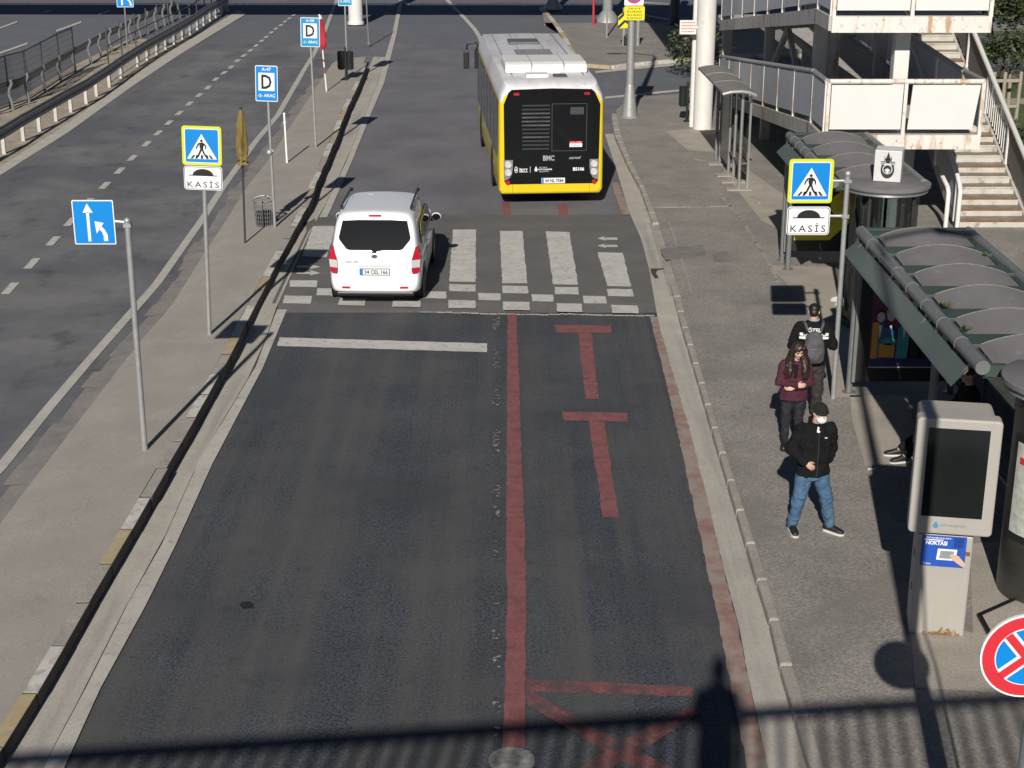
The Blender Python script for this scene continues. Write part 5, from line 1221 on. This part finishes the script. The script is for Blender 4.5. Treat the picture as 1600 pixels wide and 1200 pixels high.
def hand(mb,w,d,up,s=1,curl=.5,side=1):
    """w wrist point, d pointing direction, up = back of the hand"""
    w=Vector(w); d=Vector(d).normalized(); up=Vector(up); up=(up-d*up.dot(d)).normalized(); x=d.cross(up)*side
    def P(a,b,c): return w+d*a*s+x*b*s+up*c*s
    q=[(.0,.026),(.03,.034),(.085,.042)]
    rot=Matrix((x,up,d)).transposed()
    mb.sphere(P(.05,0,0),(.042*s,.019*s,.055*s),14,rot=rot)
    for b,L,a0 in ((-.031,.062,.082),(-.011,.075,.09),(.010,.071,.088),(.029,.055,.078)):
        p0=P(a0,b,0); c=curl
        p1=p0+(d*math.cos(c*.7)-up*math.sin(c*.7))*L*.45*s; p2=p1+(d*math.cos(c*1.6)-up*math.sin(c*1.6))*L*.32*s; p3=p2+(d*math.cos(c*2.3)-up*math.sin(c*2.3))*L*.25*s
        chain(mb,[p0,p1,p2,p3],[.0098*s,.0092*s,.0085*s,.0072*s],8)
    t0=P(.025,-.03,-.004); t1=P(.055,-.056,-.014); t2=P(.083,-.058,-.026); chain(mb,[t0,t1,t2],[.013*s,.0105*s,.0085*s],8)
def head(mb,c,yaw=0,pitch=0,roll=0,s=1):
    """skull centre c, face towards -y; returns transform for face parts"""
    M=Matrix.Rotation(yaw,3,'Z')@Matrix.Rotation(pitch,3,'X')@Matrix.Rotation(roll,3,'Y'); c=Vector(c)
    T=lambda p:c+M@(Vector(p)*s)
    mb.sphere(T((0,.012,.02)),(.074*s,.094*s,.088*s),18,rot=M)
    mb.sphere(T((0,-.022,-.045)),(.058*s,.066*s,.072*s),16,rot=M)
    mb.sphere(T((0,-.058,-.088)),(.028*s,.026*s,.022*s),12,rot=M)
    mb.tube([T((0,-.082,.005)),T((0,-.104,-.028)),T((0,-.086,-.036))],[.009*s,.016*s,.012*s],8)
    for sx in (-1,1):
        mb.sphere(T((sx*.076,.012,-.015)),(.012*s,.02*s,.032*s),10,rot=M)
        mb.sphere(T((sx*.04,-.062,-.025)),(.022*s,.018*s,.02*s),10,rot=M)
        mb.sphere(T((sx*.03,-.078,.022)),(.024*s,.012*s,.009*s),10,rot=M)
    return T,M
def face_bits(rt,T,M,s,mouth=True,brow=hairm):
    for sx in (-1,1):
        mb=MB(); mb.sphere(T((sx*.030,-.081,.003)),(.013*s,.008*s,.0075*s),10,rot=M); mb.build('eye',eyem,rt,smooth=True)
        mb=MB(); mb.tube([T((sx*.014,-.090,.023)),T((sx*.032,-.088,.028)),T((sx*.050,-.078,.022))],.0045*s,6); mb.build('eyebrow',brow,rt,smooth=True)
    if mouth:
        mb=MB(); mb.sphere(T((0,-.083,-.062)),(.023*s,.008*s,.007*s),10,rot=M); mb.build('mouth',lipm,rt,smooth=True)
def shoe(rt,a,d,mt,ms,L=.27):
    a=Vector(a); d=Vector((d[0],d[1],0)).normalized(); x=Vector((d.y,-d.x,0))
    def ring(t,w,h,z0=.012): return [a+d*t+x*w*math.cos(q)+Vector((0,0,z0+h*.5+h*.5*math.sin(q))) for q in [2*math.pi*k/14 for k in range(14)]]
    mb=MB(); mb.rings([ring(-.075,.02,.05),ring(-.07,.036,.09),ring(-.02,.041,.115),ring(.04,.043,.10),ring(.10,.048,.075),ring(.16,.047,.06),ring(.19,.033,.05),ring(.20,.012,.03)])
    o=autos(mb.build('shoe',mt,rt),70)
    mb=MB(); out=[(-.082,.022),(-.06,.04),(0,.042),(.09,.051),(.16,.05),(.195,.034),(.208,.008)]
    pts=[a+d*t+x*w for t,w in out]+[a+d*t-x*w for t,w in out[::-1]]
    mb.prism([(p.x,p.y) for p in pts],a.z+.0,a.z+.026,0); mb.build('sole',ms,o)
black_cl=mat('cloth_black',(.008,.008,.0095),.9,var=.3,scale=9,bump=.3,fscale=14,spec=.2); jeans=mat('jeans_blue',(.06,.12,.20),.9,var=.25,scale=7,spec=.2,fine=.12,fscale=60,stain=[(4,.52,.7,(.11,.19,.28),.6,(1,1,.5))])
djeans=mat('jeans_dark',(.012,.013,.02),.85,var=.2,scale=7); maroon=mat('maroon_cloth',(.06,.009,.024),.85,var=.25,scale=9); dgrey=mat('trousers_charcoal',(.03,.028,.025),.85,var=.2,scale=6)
shoeb=mat('shoe_black',(.015,.015,.016),.5); solew=mat('sole_white',(.6,.58,.54),.6); maskw=mat('mask_white',(.72,.73,.74),.7,var=.05,scale=10); packg=mat('backpack_grey',(.075,.073,.08),.8,var=.2,scale=8)
# ---- man in cap walking towards the camera
b=G(1268,831,PH)
rt=empty('person',(b[0]-.03,b[1],PH),R(9),'man in black jacket, blue jeans, knit cap and white face mask','person')
hc=(.03,-.02,1.60)
mb=MB(); T,M=head(mb,hc,R(12),R(14)); chain(mb,[(.0,.02,1.40),(.01,.0,1.52)],[.058,.055])
trunk(mb,[(0,.03,.85,.15,.10),(0,.02,1.1,.15,.095),(0,.02,1.36,.17,.09),(0,.02,1.43,.08,.07)])
for sx,hip,kn,an in ((-1,(-.09,.02,.86),(-.15,.0,.50),(-.205,.06,.09)),(1,(.09,.02,.86),(.17,-.03,.50),(.245,-.02,.09))): chain(mb,[hip,kn,an],[.07,.05,.037])
chain(mb,[(-.20,.02,1.36),(-.275,.03,1.12),(-.16,-.14,1.00)],[.045,.036,.027]); hand(mb,(-.15,-.15,.995),(.75,-.25,-.62),(-.1,-1,.2),1.0,.7,1)
chain(mb,[(.20,.02,1.36),(.27,.09,1.10),(.22,.10,.90)],[.045,.036,.027]); hand(mb,(.22,.10,.90),(.0,.1,-1),(.9,.3,0),1.0,.6,-1)
body=melt(mb.build('body',skin,rt),.0058,2,.4); face_bits(rt,T,M,1,False)
mb=MB(); mb.sphere(T((0,.006,.045)),(.088,.106,.082),20,rot=M); mb.tube([T((.087*math.cos(a),.004+.104*math.sin(a),.028)) for a in [2*math.pi*k/20 for k in range(21)]],.016,8,cap=False); melt(mb.build('knit_cap',mat('cap_knit_black',(.01,.01,.011),.95,var=.4,scale=40),rt),.01,2)
mb=MB(); mb.sphere(T((0,-.054,-.064)),(.068,.066,.058),16,rot=M); m_=melt(mb.build('face_mask',maskw,rt),.008,2)
mb=MB()
for sx in (-1,1): mb.tube([T((sx*.055,-.055,-.05)),T((sx*.078,.0,-.01))],.003,5)
mb.build('ear_loop',maskw,m_)
mb=MB(); trunk(mb,[(.0,.03,.78,.205,.15),(.0,.03,.82,.21,.155),(.0,.02,1.0,.195,.145),(0,.02,1.2,.20,.14),(0,.025,1.34,.21,.125),(0,.03,1.42,.15,.095),(0,.02,1.475,.075,.075)])
chain(mb,[(-.185,.02,1.37),(-.295,.04,1.12),(-.175,-.125,1.008)],[.085,.074,.054]); chain(mb,[(.185,.02,1.37),(.255,.07,1.10),(.225,.10,.93)],[.085,.072,.056])
mb.tube([(.08*math.cos(a),.02+.08*math.sin(a),1.475+.02*math.sin(a)) for a in [2*math.pi*k/16 for k in range(17)]],.022,8)
jk=melt(mb.build('jacket',black_cl,rt),.0105,2,fold=.05)
mb=MB(); mb.tube([(.0,-.125,.80),(.0,-.128,1.0),(.0,-.125,1.2),(.0,-.11,1.36)],.006,6); mb.build('zip',mat('zip_dark',(.04,.04,.042),.4),jk)
mb=MB(); mb.box((.09,-.118,1.30),(.03,.006,.012)); mb.build('badge',swhite,jk)
mb=MB(); mb.ext([T((-.03,-.05,-.10)),T((.03,-.05,-.10)),Vector((.02,-.085,1.36)),Vector((-.02,-.085,1.36))],(0,.02,0)); mb.build('shirt_collar',maskw,rt)
mb=MB(); trunk(mb,[(0,.03,.72,.16,.12),(0,.03,.80,.17,.125),(0,.03,.92,.165,.12)])
chain(mb,[(-.095,.03,.80),(-.155,.0,.49),(-.21,.055,.115)],[.112,.085,.068]); chain(mb,[(.095,.03,.80),(.17,-.03,.49),(.25,-.02,.115)],[.112,.085,.07])
for (x,y,z) in ((-.21,.02,.13),(-.2,.0,.19),(.25,-.05,.13),(.24,-.04,.19),(-.15,-.06,.5),(.17,-.09,.5)): mb.sphere((x,y,z),(.062,.05,.022),10)
melt(mb.build('trousers',jeans,rt),.0105,2,fold=.045)
shoe(rt,(-.21,.05,.0),(-.05,-1),shoeb,solew); shoe(rt,(.25,-.03,.0),(.65,-.75),shoeb,solew)
# ---- woman with crossed arms
b=(3.97,20.72)
rt=empty('person',(b[0],b[1],PH),R(-6),'woman with long dark hair and crossed arms in a maroon jacket','person')
mb=MB(); T,M=head(mb,(.02,-.055,1.475),R(14),R(22),0,.96); chain(mb,[(0,.02,1.29),(.01,-.02,1.40)],[.05,.047])
trunk(mb,[(0,.03,.82,.14,.10),(0,.02,1.0,.12,.085),(0,.02,1.24,.14,.085),(0,.02,1.31,.07,.06)])
for sx in (-1,1): chain(mb,[(sx*.08,.02,.80),(sx*.085,-.01,.46),(sx*.09,.03,.08)],[.065,.047,.034])
chain(mb,[(-.17,.02,1.23),(-.21,-.03,.99),(.02,-.185,1.0)],[.04,.033,.025]); hand(mb,(.02,-.19,1.0),(1,.05,.05),(0,-1,.3),.9,.5,1)
chain(mb,[(.17,.02,1.23),(.21,-.03,.99),(-.02,-.165,.955)],[.04,.033,.025]); hand(mb,(-.02,-.17,.95),(-1,.0,.0),(0,-1,.3),.9,.5,-1)
body=melt(mb.build('body',skinp,rt),.0058,2,.4); face_bits(rt,T,M,.96,True,hairb)
mb=MB(); mb.sphere(T((0,.022,.035)),(.086,.098,.088),18,rot=M)
for sx in (-1,1):
    mb.tube([T((sx*.05,-.04,.085)),T((sx*.085,-.01,.0)),T((sx*.088,.0,-.09)),Vector((sx*.105+.02,-.045,1.26)),Vector((sx*.10+.02,-.09,1.15)),Vector((sx*.095+.02,-.105,1.07))],[.034,.045,.055,.06,.048,.015],10)
    mb.tube([T((sx*.075,.03,-.02)),Vector((sx*.13+.02,.02,1.30)),Vector((sx*.15+.02,-.06,1.16)),Vector((sx*.14+.02,-.085,1.06))],[.04,.05,.04,.012],10)
    mb.tube([T((sx*.03,.07,.03)),T((sx*.05,.08,-.1)),Vector((sx*.07,.13,1.22)),Vector((sx*.06,.13,1.05))],[.05,.055,.06,.03],10)
melt(mb.build('hair',hairb,rt),.009,2,fold=.035)
mb=MB(); trunk(mb,[(0,.02,.74,.20,.145),(0,.02,.84,.19,.14),(0,.02,1.0,.155,.115),(0,.02,1.15,.165,.115),(0,.02,1.25,.165,.10),(0,.025,1.32,.10,.075)])
chain(mb,[(-.155,.02,1.24),(-.215,-.03,.985),(.0,-.18,1.005)],[.072,.062,.048]); chain(mb,[(.155,.02,1.24),(.215,-.03,.985),(.02,-.155,.96)],[.072,.062,.048])
jk=melt(mb.build('jacket',maroon,rt),.0105,2,fold=.045)
mb=MB(); mb.ext([(-.035,-.10,1.27),(.035,-.10,1.27),(.02,-.118,1.09),(-.02,-.118,1.09)],(0,.03,0)); mb.build('top',black_cl,rt)
mb=MB()
for p in ((-.12,-.085,1.26),(.11,-.09,1.26)): mb.sphere(p,.011,8)
mb.build('button',alu,jk)
mb=MB(); trunk(mb,[(0,.03,.70,.15,.115),(0,.03,.86,.15,.115)]); 
for sx in (-1,1): chain(mb,[(sx*.08,.03,.78),(sx*.088,-.01,.46),(sx*.09,.03,.10)],[.098,.068,.052])
melt(mb.build('trousers',djeans,rt),.0105,2,fold=.045)
shoe(rt,(-.09,.03,0),(-.1,-1),shoeb,shoeb,.24); shoe(rt,(.09,.03,0),(.1,-1),shoeb,shoeb,.24)
# ---- man with a backpack, seen from behind (built facing the camera, turned round)
b=(4.43,21.95)
rt=empty('person',(b[0],b[1],PH),R(176),'man seen from behind in a black guard jacket wearing a grey backpack','person')
mb=MB(); T,M=head(mb,(0,-.02,1.655),R(-8),R(16)); chain(mb,[(0,.02,1.45),(0,.0,1.57)],[.06,.056])
trunk(mb,[(0,.03,.88,.15,.10),(0,.02,1.15,.15,.095),(0,.02,1.40,.17,.09),(0,.02,1.48,.08,.07)])
for sx in (-1,1): chain(mb,[(sx*.09,.02,.88),(sx*.11,-.03*sx,.51),(sx*.11,.05*sx,.09)],[.07,.05,.037])
for sx in (-1,1): chain(mb,[(sx*.21,.02,1.40),(sx*.29,.02,1.14),(sx*.17,-.19,1.16)],[.045,.036,.027]); hand(mb,(sx*.17,-.2,1.16),(-sx*.8,-.3,.4),(0,-1,0),1,.7,sx)
body=melt(mb.build('body',skin,rt),.0058,2,.4); face_bits(rt,T,M,1)
mb=MB(); mb.sphere(T((0,.022,.036)),(.084,.096,.084),18,rot=M); mb.sphere(T((0,.06,-.02)),(.07,.055,.065),14,rot=M); melt(mb.build('hair',hairm,rt),.009,2)
mb=MB(); trunk(mb,[(0,.03,.86,.20,.145),(0,.03,.92,.205,.15),(0,.02,1.1,.205,.145),(0,.02,1.28,.22,.14),(0,.02,1.40,.225,.12),(0,.03,1.48,.15,.09),(0,.02,1.53,.07,.07)])
for sx in (-1,1): chain(mb,[(sx*.195,.02,1.42),(sx*.30,.03,1.15),(sx*.19,-.17,1.16)],[.088,.076,.056])
jk=melt(mb.build('jacket',black_cl,rt),.0105,2,fold=.05)
mb=MB(); mb.tube([(.07*math.cos(a),.025+.075*math.sin(a),1.545) for a in [2*math.pi*k/18 for k in range(19)]],.016,8,cap=False); mb.build('collar',mat('collar_grey',(.3,.3,.31),.8),jk)
mb=MB(); F=Face(mb,(0,.163,1.425),x=(-1,0,0),z=(0,.06,1)); F.text('ÖZEL',0,.0,.19,.075,0,1,bold=.03); F.text('GÜVENLİK',0,-.085,.36,.05,0,1,bold=.03); mb.build('lettering',swhite,jk)
mb=MB()
for sx in (-1,1): F=Face(mb,(sx*.165,.158,1.30),x=(-1,sx*.35,0),z=(0,.05,1)); F.rect(0,0,.10,.035,0,1); F.rect(-sx*.02,.055,.05,.045,0,1)
mb.build('reflective_strip',swhite,jk)
mb=MB(); trunk(mb,[(0,.22,.93,.10,.06),(0,.225,.97,.145,.095),(0,.225,1.1,.155,.105),(0,.215,1.25,.145,.09),(0,.20,1.36,.11,.065),(0,.19,1.40,.06,.04)]); mb.sphere((0,.30,1.06),(.11,.05,.09),12)
bp=melt(mb.build('backpack',packg,rt),.0105,3,fold=.03)
mb=MB()
for sx in (-1,1): mb.tube([(sx*.09,.16,1.40),(sx*.13,.10,1.50),(sx*.15,-.02,1.49),(sx*.16,-.10,1.40),(sx*.15,-.13,1.2),(sx*.17,-.02,1.0),(sx*.14,.14,.98)],.021,8)
mb.build('strap',packg,bp)
mb=MB(); mb.tube([(-.10,.305,1.14),(-.06,.33,1.17),(.06,.33,1.17),(.10,.305,1.14)],.006,6); mb.build('zip',mat('zip_light',(.16,.16,.165),.5),bp)
mb=MB(); trunk(mb,[(0,.03,.76,.16,.12),(0,.03,.92,.165,.125)])
chain(mb,[(-.095,.03,.84),(-.115,.02,.50),(-.115,-.03,.10)],[.115,.09,.072]); chain(mb,[(.095,.03,.84),(.115,-.03,.50),(.115,.05,.10)],[.115,.09,.072])
melt(mb.build('trousers',dgrey,rt),.0105,2,fold=.045)
shoe(rt,(-.115,-.03,0),(-.1,-1),shoeb,shoeb); shoe(rt,(.115,.05,0),(.1,-1),shoeb,shoeb)
# ---- seated people in the shelters (facing the street)
def seated(loc,rz,label,leg,top,shm,slm,reach,tone=skin,zs=.47):
    rt=empty('person',loc,rz,label,'person')
    mb=MB(); T,M=head(mb,(0,.0,zs+.76),0,R(10)); chain(mb,[(0,.05,zs+.55),(0,.02,zs+.68)],[.056,.053])
    trunk(mb,[(0,.06,zs+.04,.15,.11),(0,.07,zs+.3,.14,.095),(0,.06,zs+.52,.16,.09),(0,.05,zs+.58,.08,.065)])
    kn,an=(-.46,-.62-reach) if reach else (-.46,-.50)
    for sx in (-1,1):
        K=Vector((sx*.10,-.40 if not reach else -.42,zs+.06 if not reach else zs-.04)); A=Vector((sx*.10+(.03 if sx>0 else -.02),-.42-reach,.09))
        chain(mb,[(sx*.09,.04,zs+.07),K,A],[.07,.05,.037])
        chain(mb,[(sx*.19,.06,zs+.52),(sx*.24,-.02,zs+.27),(sx*.09,-.24,zs+.24)],[.043,.035,.026]); hand(mb,(sx*.09,-.25,zs+.24),(-sx*.5,-.8,-.3),(0,-.2,1),1,.6,sx)
    melt(mb.build('body',tone,rt),.0065,2,.4); face_bits(rt,T,M,1)
    mb=MB(); mb.sphere(T((0,.02,.035)),(.084,.098,.086),16,rot=M); melt(mb.build('hair',hairm,rt),.01,2)
    mb=MB(); trunk(mb,[(0,.05,zs-.0,.19,.15),(0,.06,zs+.2,.185,.14),(0,.06,zs+.45,.20,.13),(0,.06,zs+.55,.15,.09),(0,.05,zs+.61,.07,.065)])
    for sx in (-1,1): chain(mb,[(sx*.18,.06,zs+.51),(sx*.25,-.02,zs+.27),(sx*.11,-.22,zs+.24)],[.08,.066,.05])
    melt(mb.build('jacket',top,rt),.012,2)
    mb=MB(); trunk(mb,[(0,.06,zs-.02,.17,.15),(0,.06,zs+.14,.165,.13)])
    for sx in (-1,1):
        K=Vector((sx*.10,-.40 if not reach else -.42,zs+.06 if not reach else zs-.04)); A=Vector((sx*.10+(.03 if sx>0 else -.02),-.40-reach*.95,.12))
        chain(mb,[(sx*.09,.04,zs+.07),K,A],[.095,.078,.06])
    melt(mb.build('trousers',leg,rt),.012,2)
    for sx in (-1,1): shoe(rt,(sx*.10+(.03 if sx>0 else -.02),-.42-reach,0),(sx*.12,-1),shm,slm)
    return rt
whsh=mat('shoe_white',(.5,.49,.48),.6,var=.06)
seated((6.62,28.15,PH),R(-84),'person seated in the farther shelter in dark trousers and white shoes','' and '' or djeans,black_cl,whsh,solew,0)
seated((6.28,20.35,PH),R(-86),'person seated in the near shelter with black trousers and legs stretched out',black_cl,black_cl,shoeb,solew,.42)
# ---- photographer on the footbridge (only the shadow is in the photo)
DZ=6.78
rt=empty('person',(.06,-.20,DZ),R(180),'hooded person standing at the footbridge railing who casts the dark shadow','person'); rt.scale=(1.0,1.0,1.08)
mb=MB(); T,M=head(mb,(0,-.0,1.60)); chain(mb,[(0,.02,1.40),(0,.0,1.53)],[.058,.055]); trunk(mb,[(0,.03,.85,.15,.10),(0,.02,1.36,.17,.09),(0,.02,1.43,.08,.07)])
for sx in (-1,1):
    chain(mb,[(sx*.09,.02,.86),(sx*.10,.0,.5),(sx*.11,.03,.09)],[.07,.05,.037])
    chain(mb,[(sx*.2,.02,1.36),(sx*.23,.0,1.1),(sx*.12,-.16,1.22)],[.045,.036,.027]); hand(mb,(sx*.12,-.17,1.22),(-sx*.6,-.1,.8),(0,1,0),1,.5,sx)
melt(mb.build('body',skin,rt),.007,2); face_bits(rt,T,M,1)
mb=MB(); mb.sphere((0,.02,1.62),(.098,.11,.125),16); mb.sphere((0,.04,1.74),(.05,.055,.075),12); trunk(mb,[(0,.03,.72,.20,.16),(0,.02,1.0,.19,.15),(0,.02,1.25,.19,.14),(0,.03,1.36,.16,.12),(0,.03,1.46,.10,.1)])
for sx in (-1,1): chain(mb,[(sx*.15,.02,1.33),(sx*.235,.0,1.08),(sx*.13,-.14,1.2)],[.085,.075,.055])
melt(mb.build('jacket',black_cl,rt),.014,2)
mb=MB(); trunk(mb,[(0,.03,.7,.16,.12),(0,.03,.9,.165,.125)])
for sx in (-1,1): chain(mb,[(sx*.095,.03,.82),(sx*.10,.0,.5),(sx*.11,.03,.1)],[.11,.085,.068])
melt(mb.build('trousers',djeans,rt),.014,2)
for sx in (-1,1): shoe(rt,(sx*.11,.03,0),(sx*.1,-1),shoeb,solew)
# ------------------------------------------------------------ footbridges
def footbridge(c,ang,half,wid,deck,rail,label,yoff,bw=.06,bs=.2,cols=()):
    rt=empty('footbridge',(c[0],c[1],0),ang,label,'footbridge')
    mb=MB(); mb.box((0,-wid/2-.05,deck-.09),(2*half,wid,.18)); mb.build('deck',beamgrey,rt)
    mb=MB(); mb.box((0,-.10,deck-.40),(2*half,.2,.44)); mb.build('girder',beamgrey,rt)
    mb=MB(); mb.box((0,-wid,deck-.40),(2*half,.2,.44)); mb.build('girder',beamgrey,rt)
    for y in (0,-wid):
        mb=MB(); mb.tube([(-half,y,deck+rail),(half,y,deck+rail)],.075,10); mb.build('handrail',galv,rt)
        mb=MB(); n=int(2*half/bs)
        for k in range(n+1): mb.box((-half+k*bs,y,deck+rail/2),(bw,.02,rail-.02))
        mb.box((0,y,deck+.06),(2*half,.03,.05))
        o=mb.build('balustrade',galv,rt); o['kind']='stuff'
    for x in cols:
        mb=MB(); mb.lathe([(.5,-.1),(.45,.0),(.45,deck-.6)],(x,-wid/2,0),20); autos(mb.build('column',beamgrey,rt))
    return rt
footbridge((0,.40),R(6.6),15,2.6,DZ,.85,'grey footbridge whose railing throws the striped shadow across the foreground',0,.055,.2,cols=(-14,))
footbridge((-2,74.3),R(-.6),60,3.9,6.3,.35,'distant footbridge whose shadow crosses the far end of both roads',0,.04,.4,cols=(-56,56))
# ------------------------------------------------------------ trees and park behind the stair
leafA=mat('leaf_dark',(.03,.045,.02),.7,var=.35,scale=3); leafB=mat('leaf_mid',(.06,.085,.03),.7,var=.35,scale=3); leafC=mat('leaf_olive',(.09,.10,.045),.7,var=.3,scale=3)
bark=mat('bark',(.07,.055,.045),.95,var=.3,scale=8,stretch=(3,3,.6)); wood=mat('stake_wood',(.33,.29,.23),.85,var=.15,scale=6,stretch=(4,4,.4))
def tree(loc,hh,rad,z0,n,label,seed,name='tree'):
    rnd=random.Random(seed); rt=empty(name,loc,0,label,'tree')
    mb=MB(); top=Vector((rnd.uniform(-.2,.2),rnd.uniform(-.2,.2),hh*.75)); mb.tube([(0,0,-.1),(.03,.02,z0),top*.7,top],[.13,.10,.07,.02],9)
    tips=[]
    for k in range(16):
        a=rnd.uniform(0,6.28); t=rnd.uniform(.25,.95); p=Vector((0,0,z0)).lerp(top,t); L=rad*rnd.uniform(.55,1.0)*(1-.45*t)
        e=p+Vector((math.cos(a)*L,math.sin(a)*L,L*rnd.uniform(-.1,.5))); mb.tube([p,(p+e)/2+Vector((0,0,.1*L)),e],[.04,.025,.008],6); tips += [e,(p+e)/2,p.lerp(e,.75)]
    autos(mb.build('trunk',bark,rt))
    mb=MB()
    for i in range(n):
        c=rnd.choice(tips); r=rad*.36*rnd.random()**.5; d=Vector((rnd.gauss(0,1),rnd.gauss(0,1),rnd.gauss(0,.8))).normalized()*r
        p=c+d; 
        if p.z<z0*.6: continue
        for _ in range(3):
            q=p+Vector((rnd.uniform(-.09,.09),rnd.uniform(-.09,.09),rnd.uniform(-.07,.07)))
            u=Vector((rnd.gauss(0,1),rnd.gauss(0,1),rnd.gauss(0,.6))).normalized(); w=u.cross(Vector((rnd.gauss(0,1),rnd.gauss(0,1),rnd.gauss(0,1)))).normalized(); s=rnd.uniform(.05,.10)
            mb.poly([q-u*s,q+w*s*.42,q+u*s,q-w*s*.42],0 if rnd.random()<.5 else (1 if rnd.random()<.75 else 2))
    mb.build('crown',[leafA,leafB,leafC],rt,fix=False); return rt
tree((15.2,50.5,PH),5.8,2.4,2.3,2900,'bushy dark tree behind the stair with wooden stakes round its foot',1)
tree((17.6,60.5,PH),6.5,3.0,2.2,2800,'tree standing farther back in the park behind the staked tree',2)
tree((13.2,64,PH),5.5,2.3,1.8,1800,'small tree at the far left of the park behind the ramp',3)
tree((20.5,53,PH),6.0,2.6,1.8,2400,'tree to the right of the staked tree, mostly outside the photo',4)
# stakes round the young tree
rt=empty('tree_stakes',(14.6,46.6,PH),0,'pale timber stakes tied in a frame on the lawn beside the stair','stakes')
for x,y,lx in ((-.45,-.3,.03),(-.1,-.35,-.02),(.35,-.25,.03),(.3,.4,-.03)):
    mb=MB(); mb.tube([(x,y,-.1),(x+lx,y,1.75)],.055,8); mb.build('stake',wood,rt)
for z,a,b in ((1.5,(-.42,-.3),(.36,-.25)),(.75,(-.43,-.3),(.36,-.25)),(1.5,(.36,-.25),(.28,.4))):
    mb=MB(); mb.bar((a[0],a[1]-.05,z),(b[0],b[1]-.05,z),.04,.09); mb.build('rail',wood,rt)
tree((14.55,46.75,PH),3.4,.9,1.9,500,'slim sapling between the pale timber stakes',5,'sapling')
# iron park fence
fx=[(12.8+k*2.0,58.2) for k in range(8)]
rt=empty('iron_fence',(fx[0][0],fx[0][1],PH),0,'low dark iron fence along the far side of the lawn','fence'); o0=Vector((*fx[0],0))
mb=MB()
for z in (.15,.95): mb.box((7,0,z),(14,.03,.05))
for k in range(100): mb.box((k*.14,0,.55),(.03,.02,1.1))
o=mb.build('railing',steeld,rt); o['kind']='stuff'
for k in range(8): mb=MB(); mb.box((k*2.0,0,.6),(.09,.09,1.2)); mb.build('post',steeld,rt)
def bush(loc,r,n,label,seed):
    rnd=random.Random(seed); rt=empty('shrub',loc,0,label,'shrub'); mb=MB()
    for k in range(7): mb.tube([(0,0,-.05),(rnd.uniform(-.6,.6)*r,rnd.uniform(-.6,.6)*r,r*rnd.uniform(.6,1.2))],[.03,.008],5)
    mb.build('stem',bark,rt); mb=MB()
    for i in range(n):
        d=Vector((rnd.gauss(0,1),rnd.gauss(0,1),rnd.gauss(0,1))).normalized()*r*rnd.random()**.4; q=Vector((0,0,r*.75))+Vector((d.x,d.y,d.z*.8))
        u=Vector((rnd.gauss(0,1),rnd.gauss(0,1),rnd.gauss(0,.6))).normalized(); w=u.cross(Vector((rnd.gauss(0,1),rnd.gauss(0,1),rnd.gauss(0,1)))).normalized(); s=rnd.uniform(.06,.13)
        if q.z>.02: mb.poly([q-u*s,q+w*s*.42,q+u*s,q-w*s*.42],rnd.choice((0,0,1,2)))
    mb.build('crown',[leafA,leafB,leafC],rt,fix=False)
bush((12.9,40.6,PH),.85,900,'dark shrub on the lawn right beside the stair railing',11)
bush((13.6,43.6,PH),.6,600,'smaller shrub on the lawn just behind the first one',12)
bush((6.9,58.5,PH),1.3,1000,'green shrub seen through the ramp beyond its far end',13)
bush((16.8,44.2,PH),.9,600,'shrub at the right edge of the lawn',14)
# pale path and far kerb stones in the park
struct(MB().poly([(12.7,51.5,PH+.014),(40,50.2,PH+.014),(40,51.4,PH+.014),(12.7,52.7,PH+.014)]).build('path',pavlight))
struct(MB().poly([(12.6,59.4,PH+.018),(60,59.4,PH+.018),(60,70,PH+.018),(12.6,70,PH+.018)]).build('road',asph_far))
# litter on the pavement and island
lit=mat('litter_white',(.7,.7,.68),.7)
for i,(u,v,s,lb) in enumerate([(1362,735,.06,'scrap of white paper lying in the shelter shadow by the near shelter'),(1187,318,.03,'tiny white litter speck on the pavement near the silver shelter')]):
    b=G(u,v,PH); mb=MB(); mb.poly([(-s,-.6*s,.012),(s,-.5*s,.02),(s*.9,.6*s,.01),(-.8*s,.5*s,.025)]); tag(mb.build('paper_scrap',lit,None,loc=(b[0],b[1],PH)),lb,'litter')
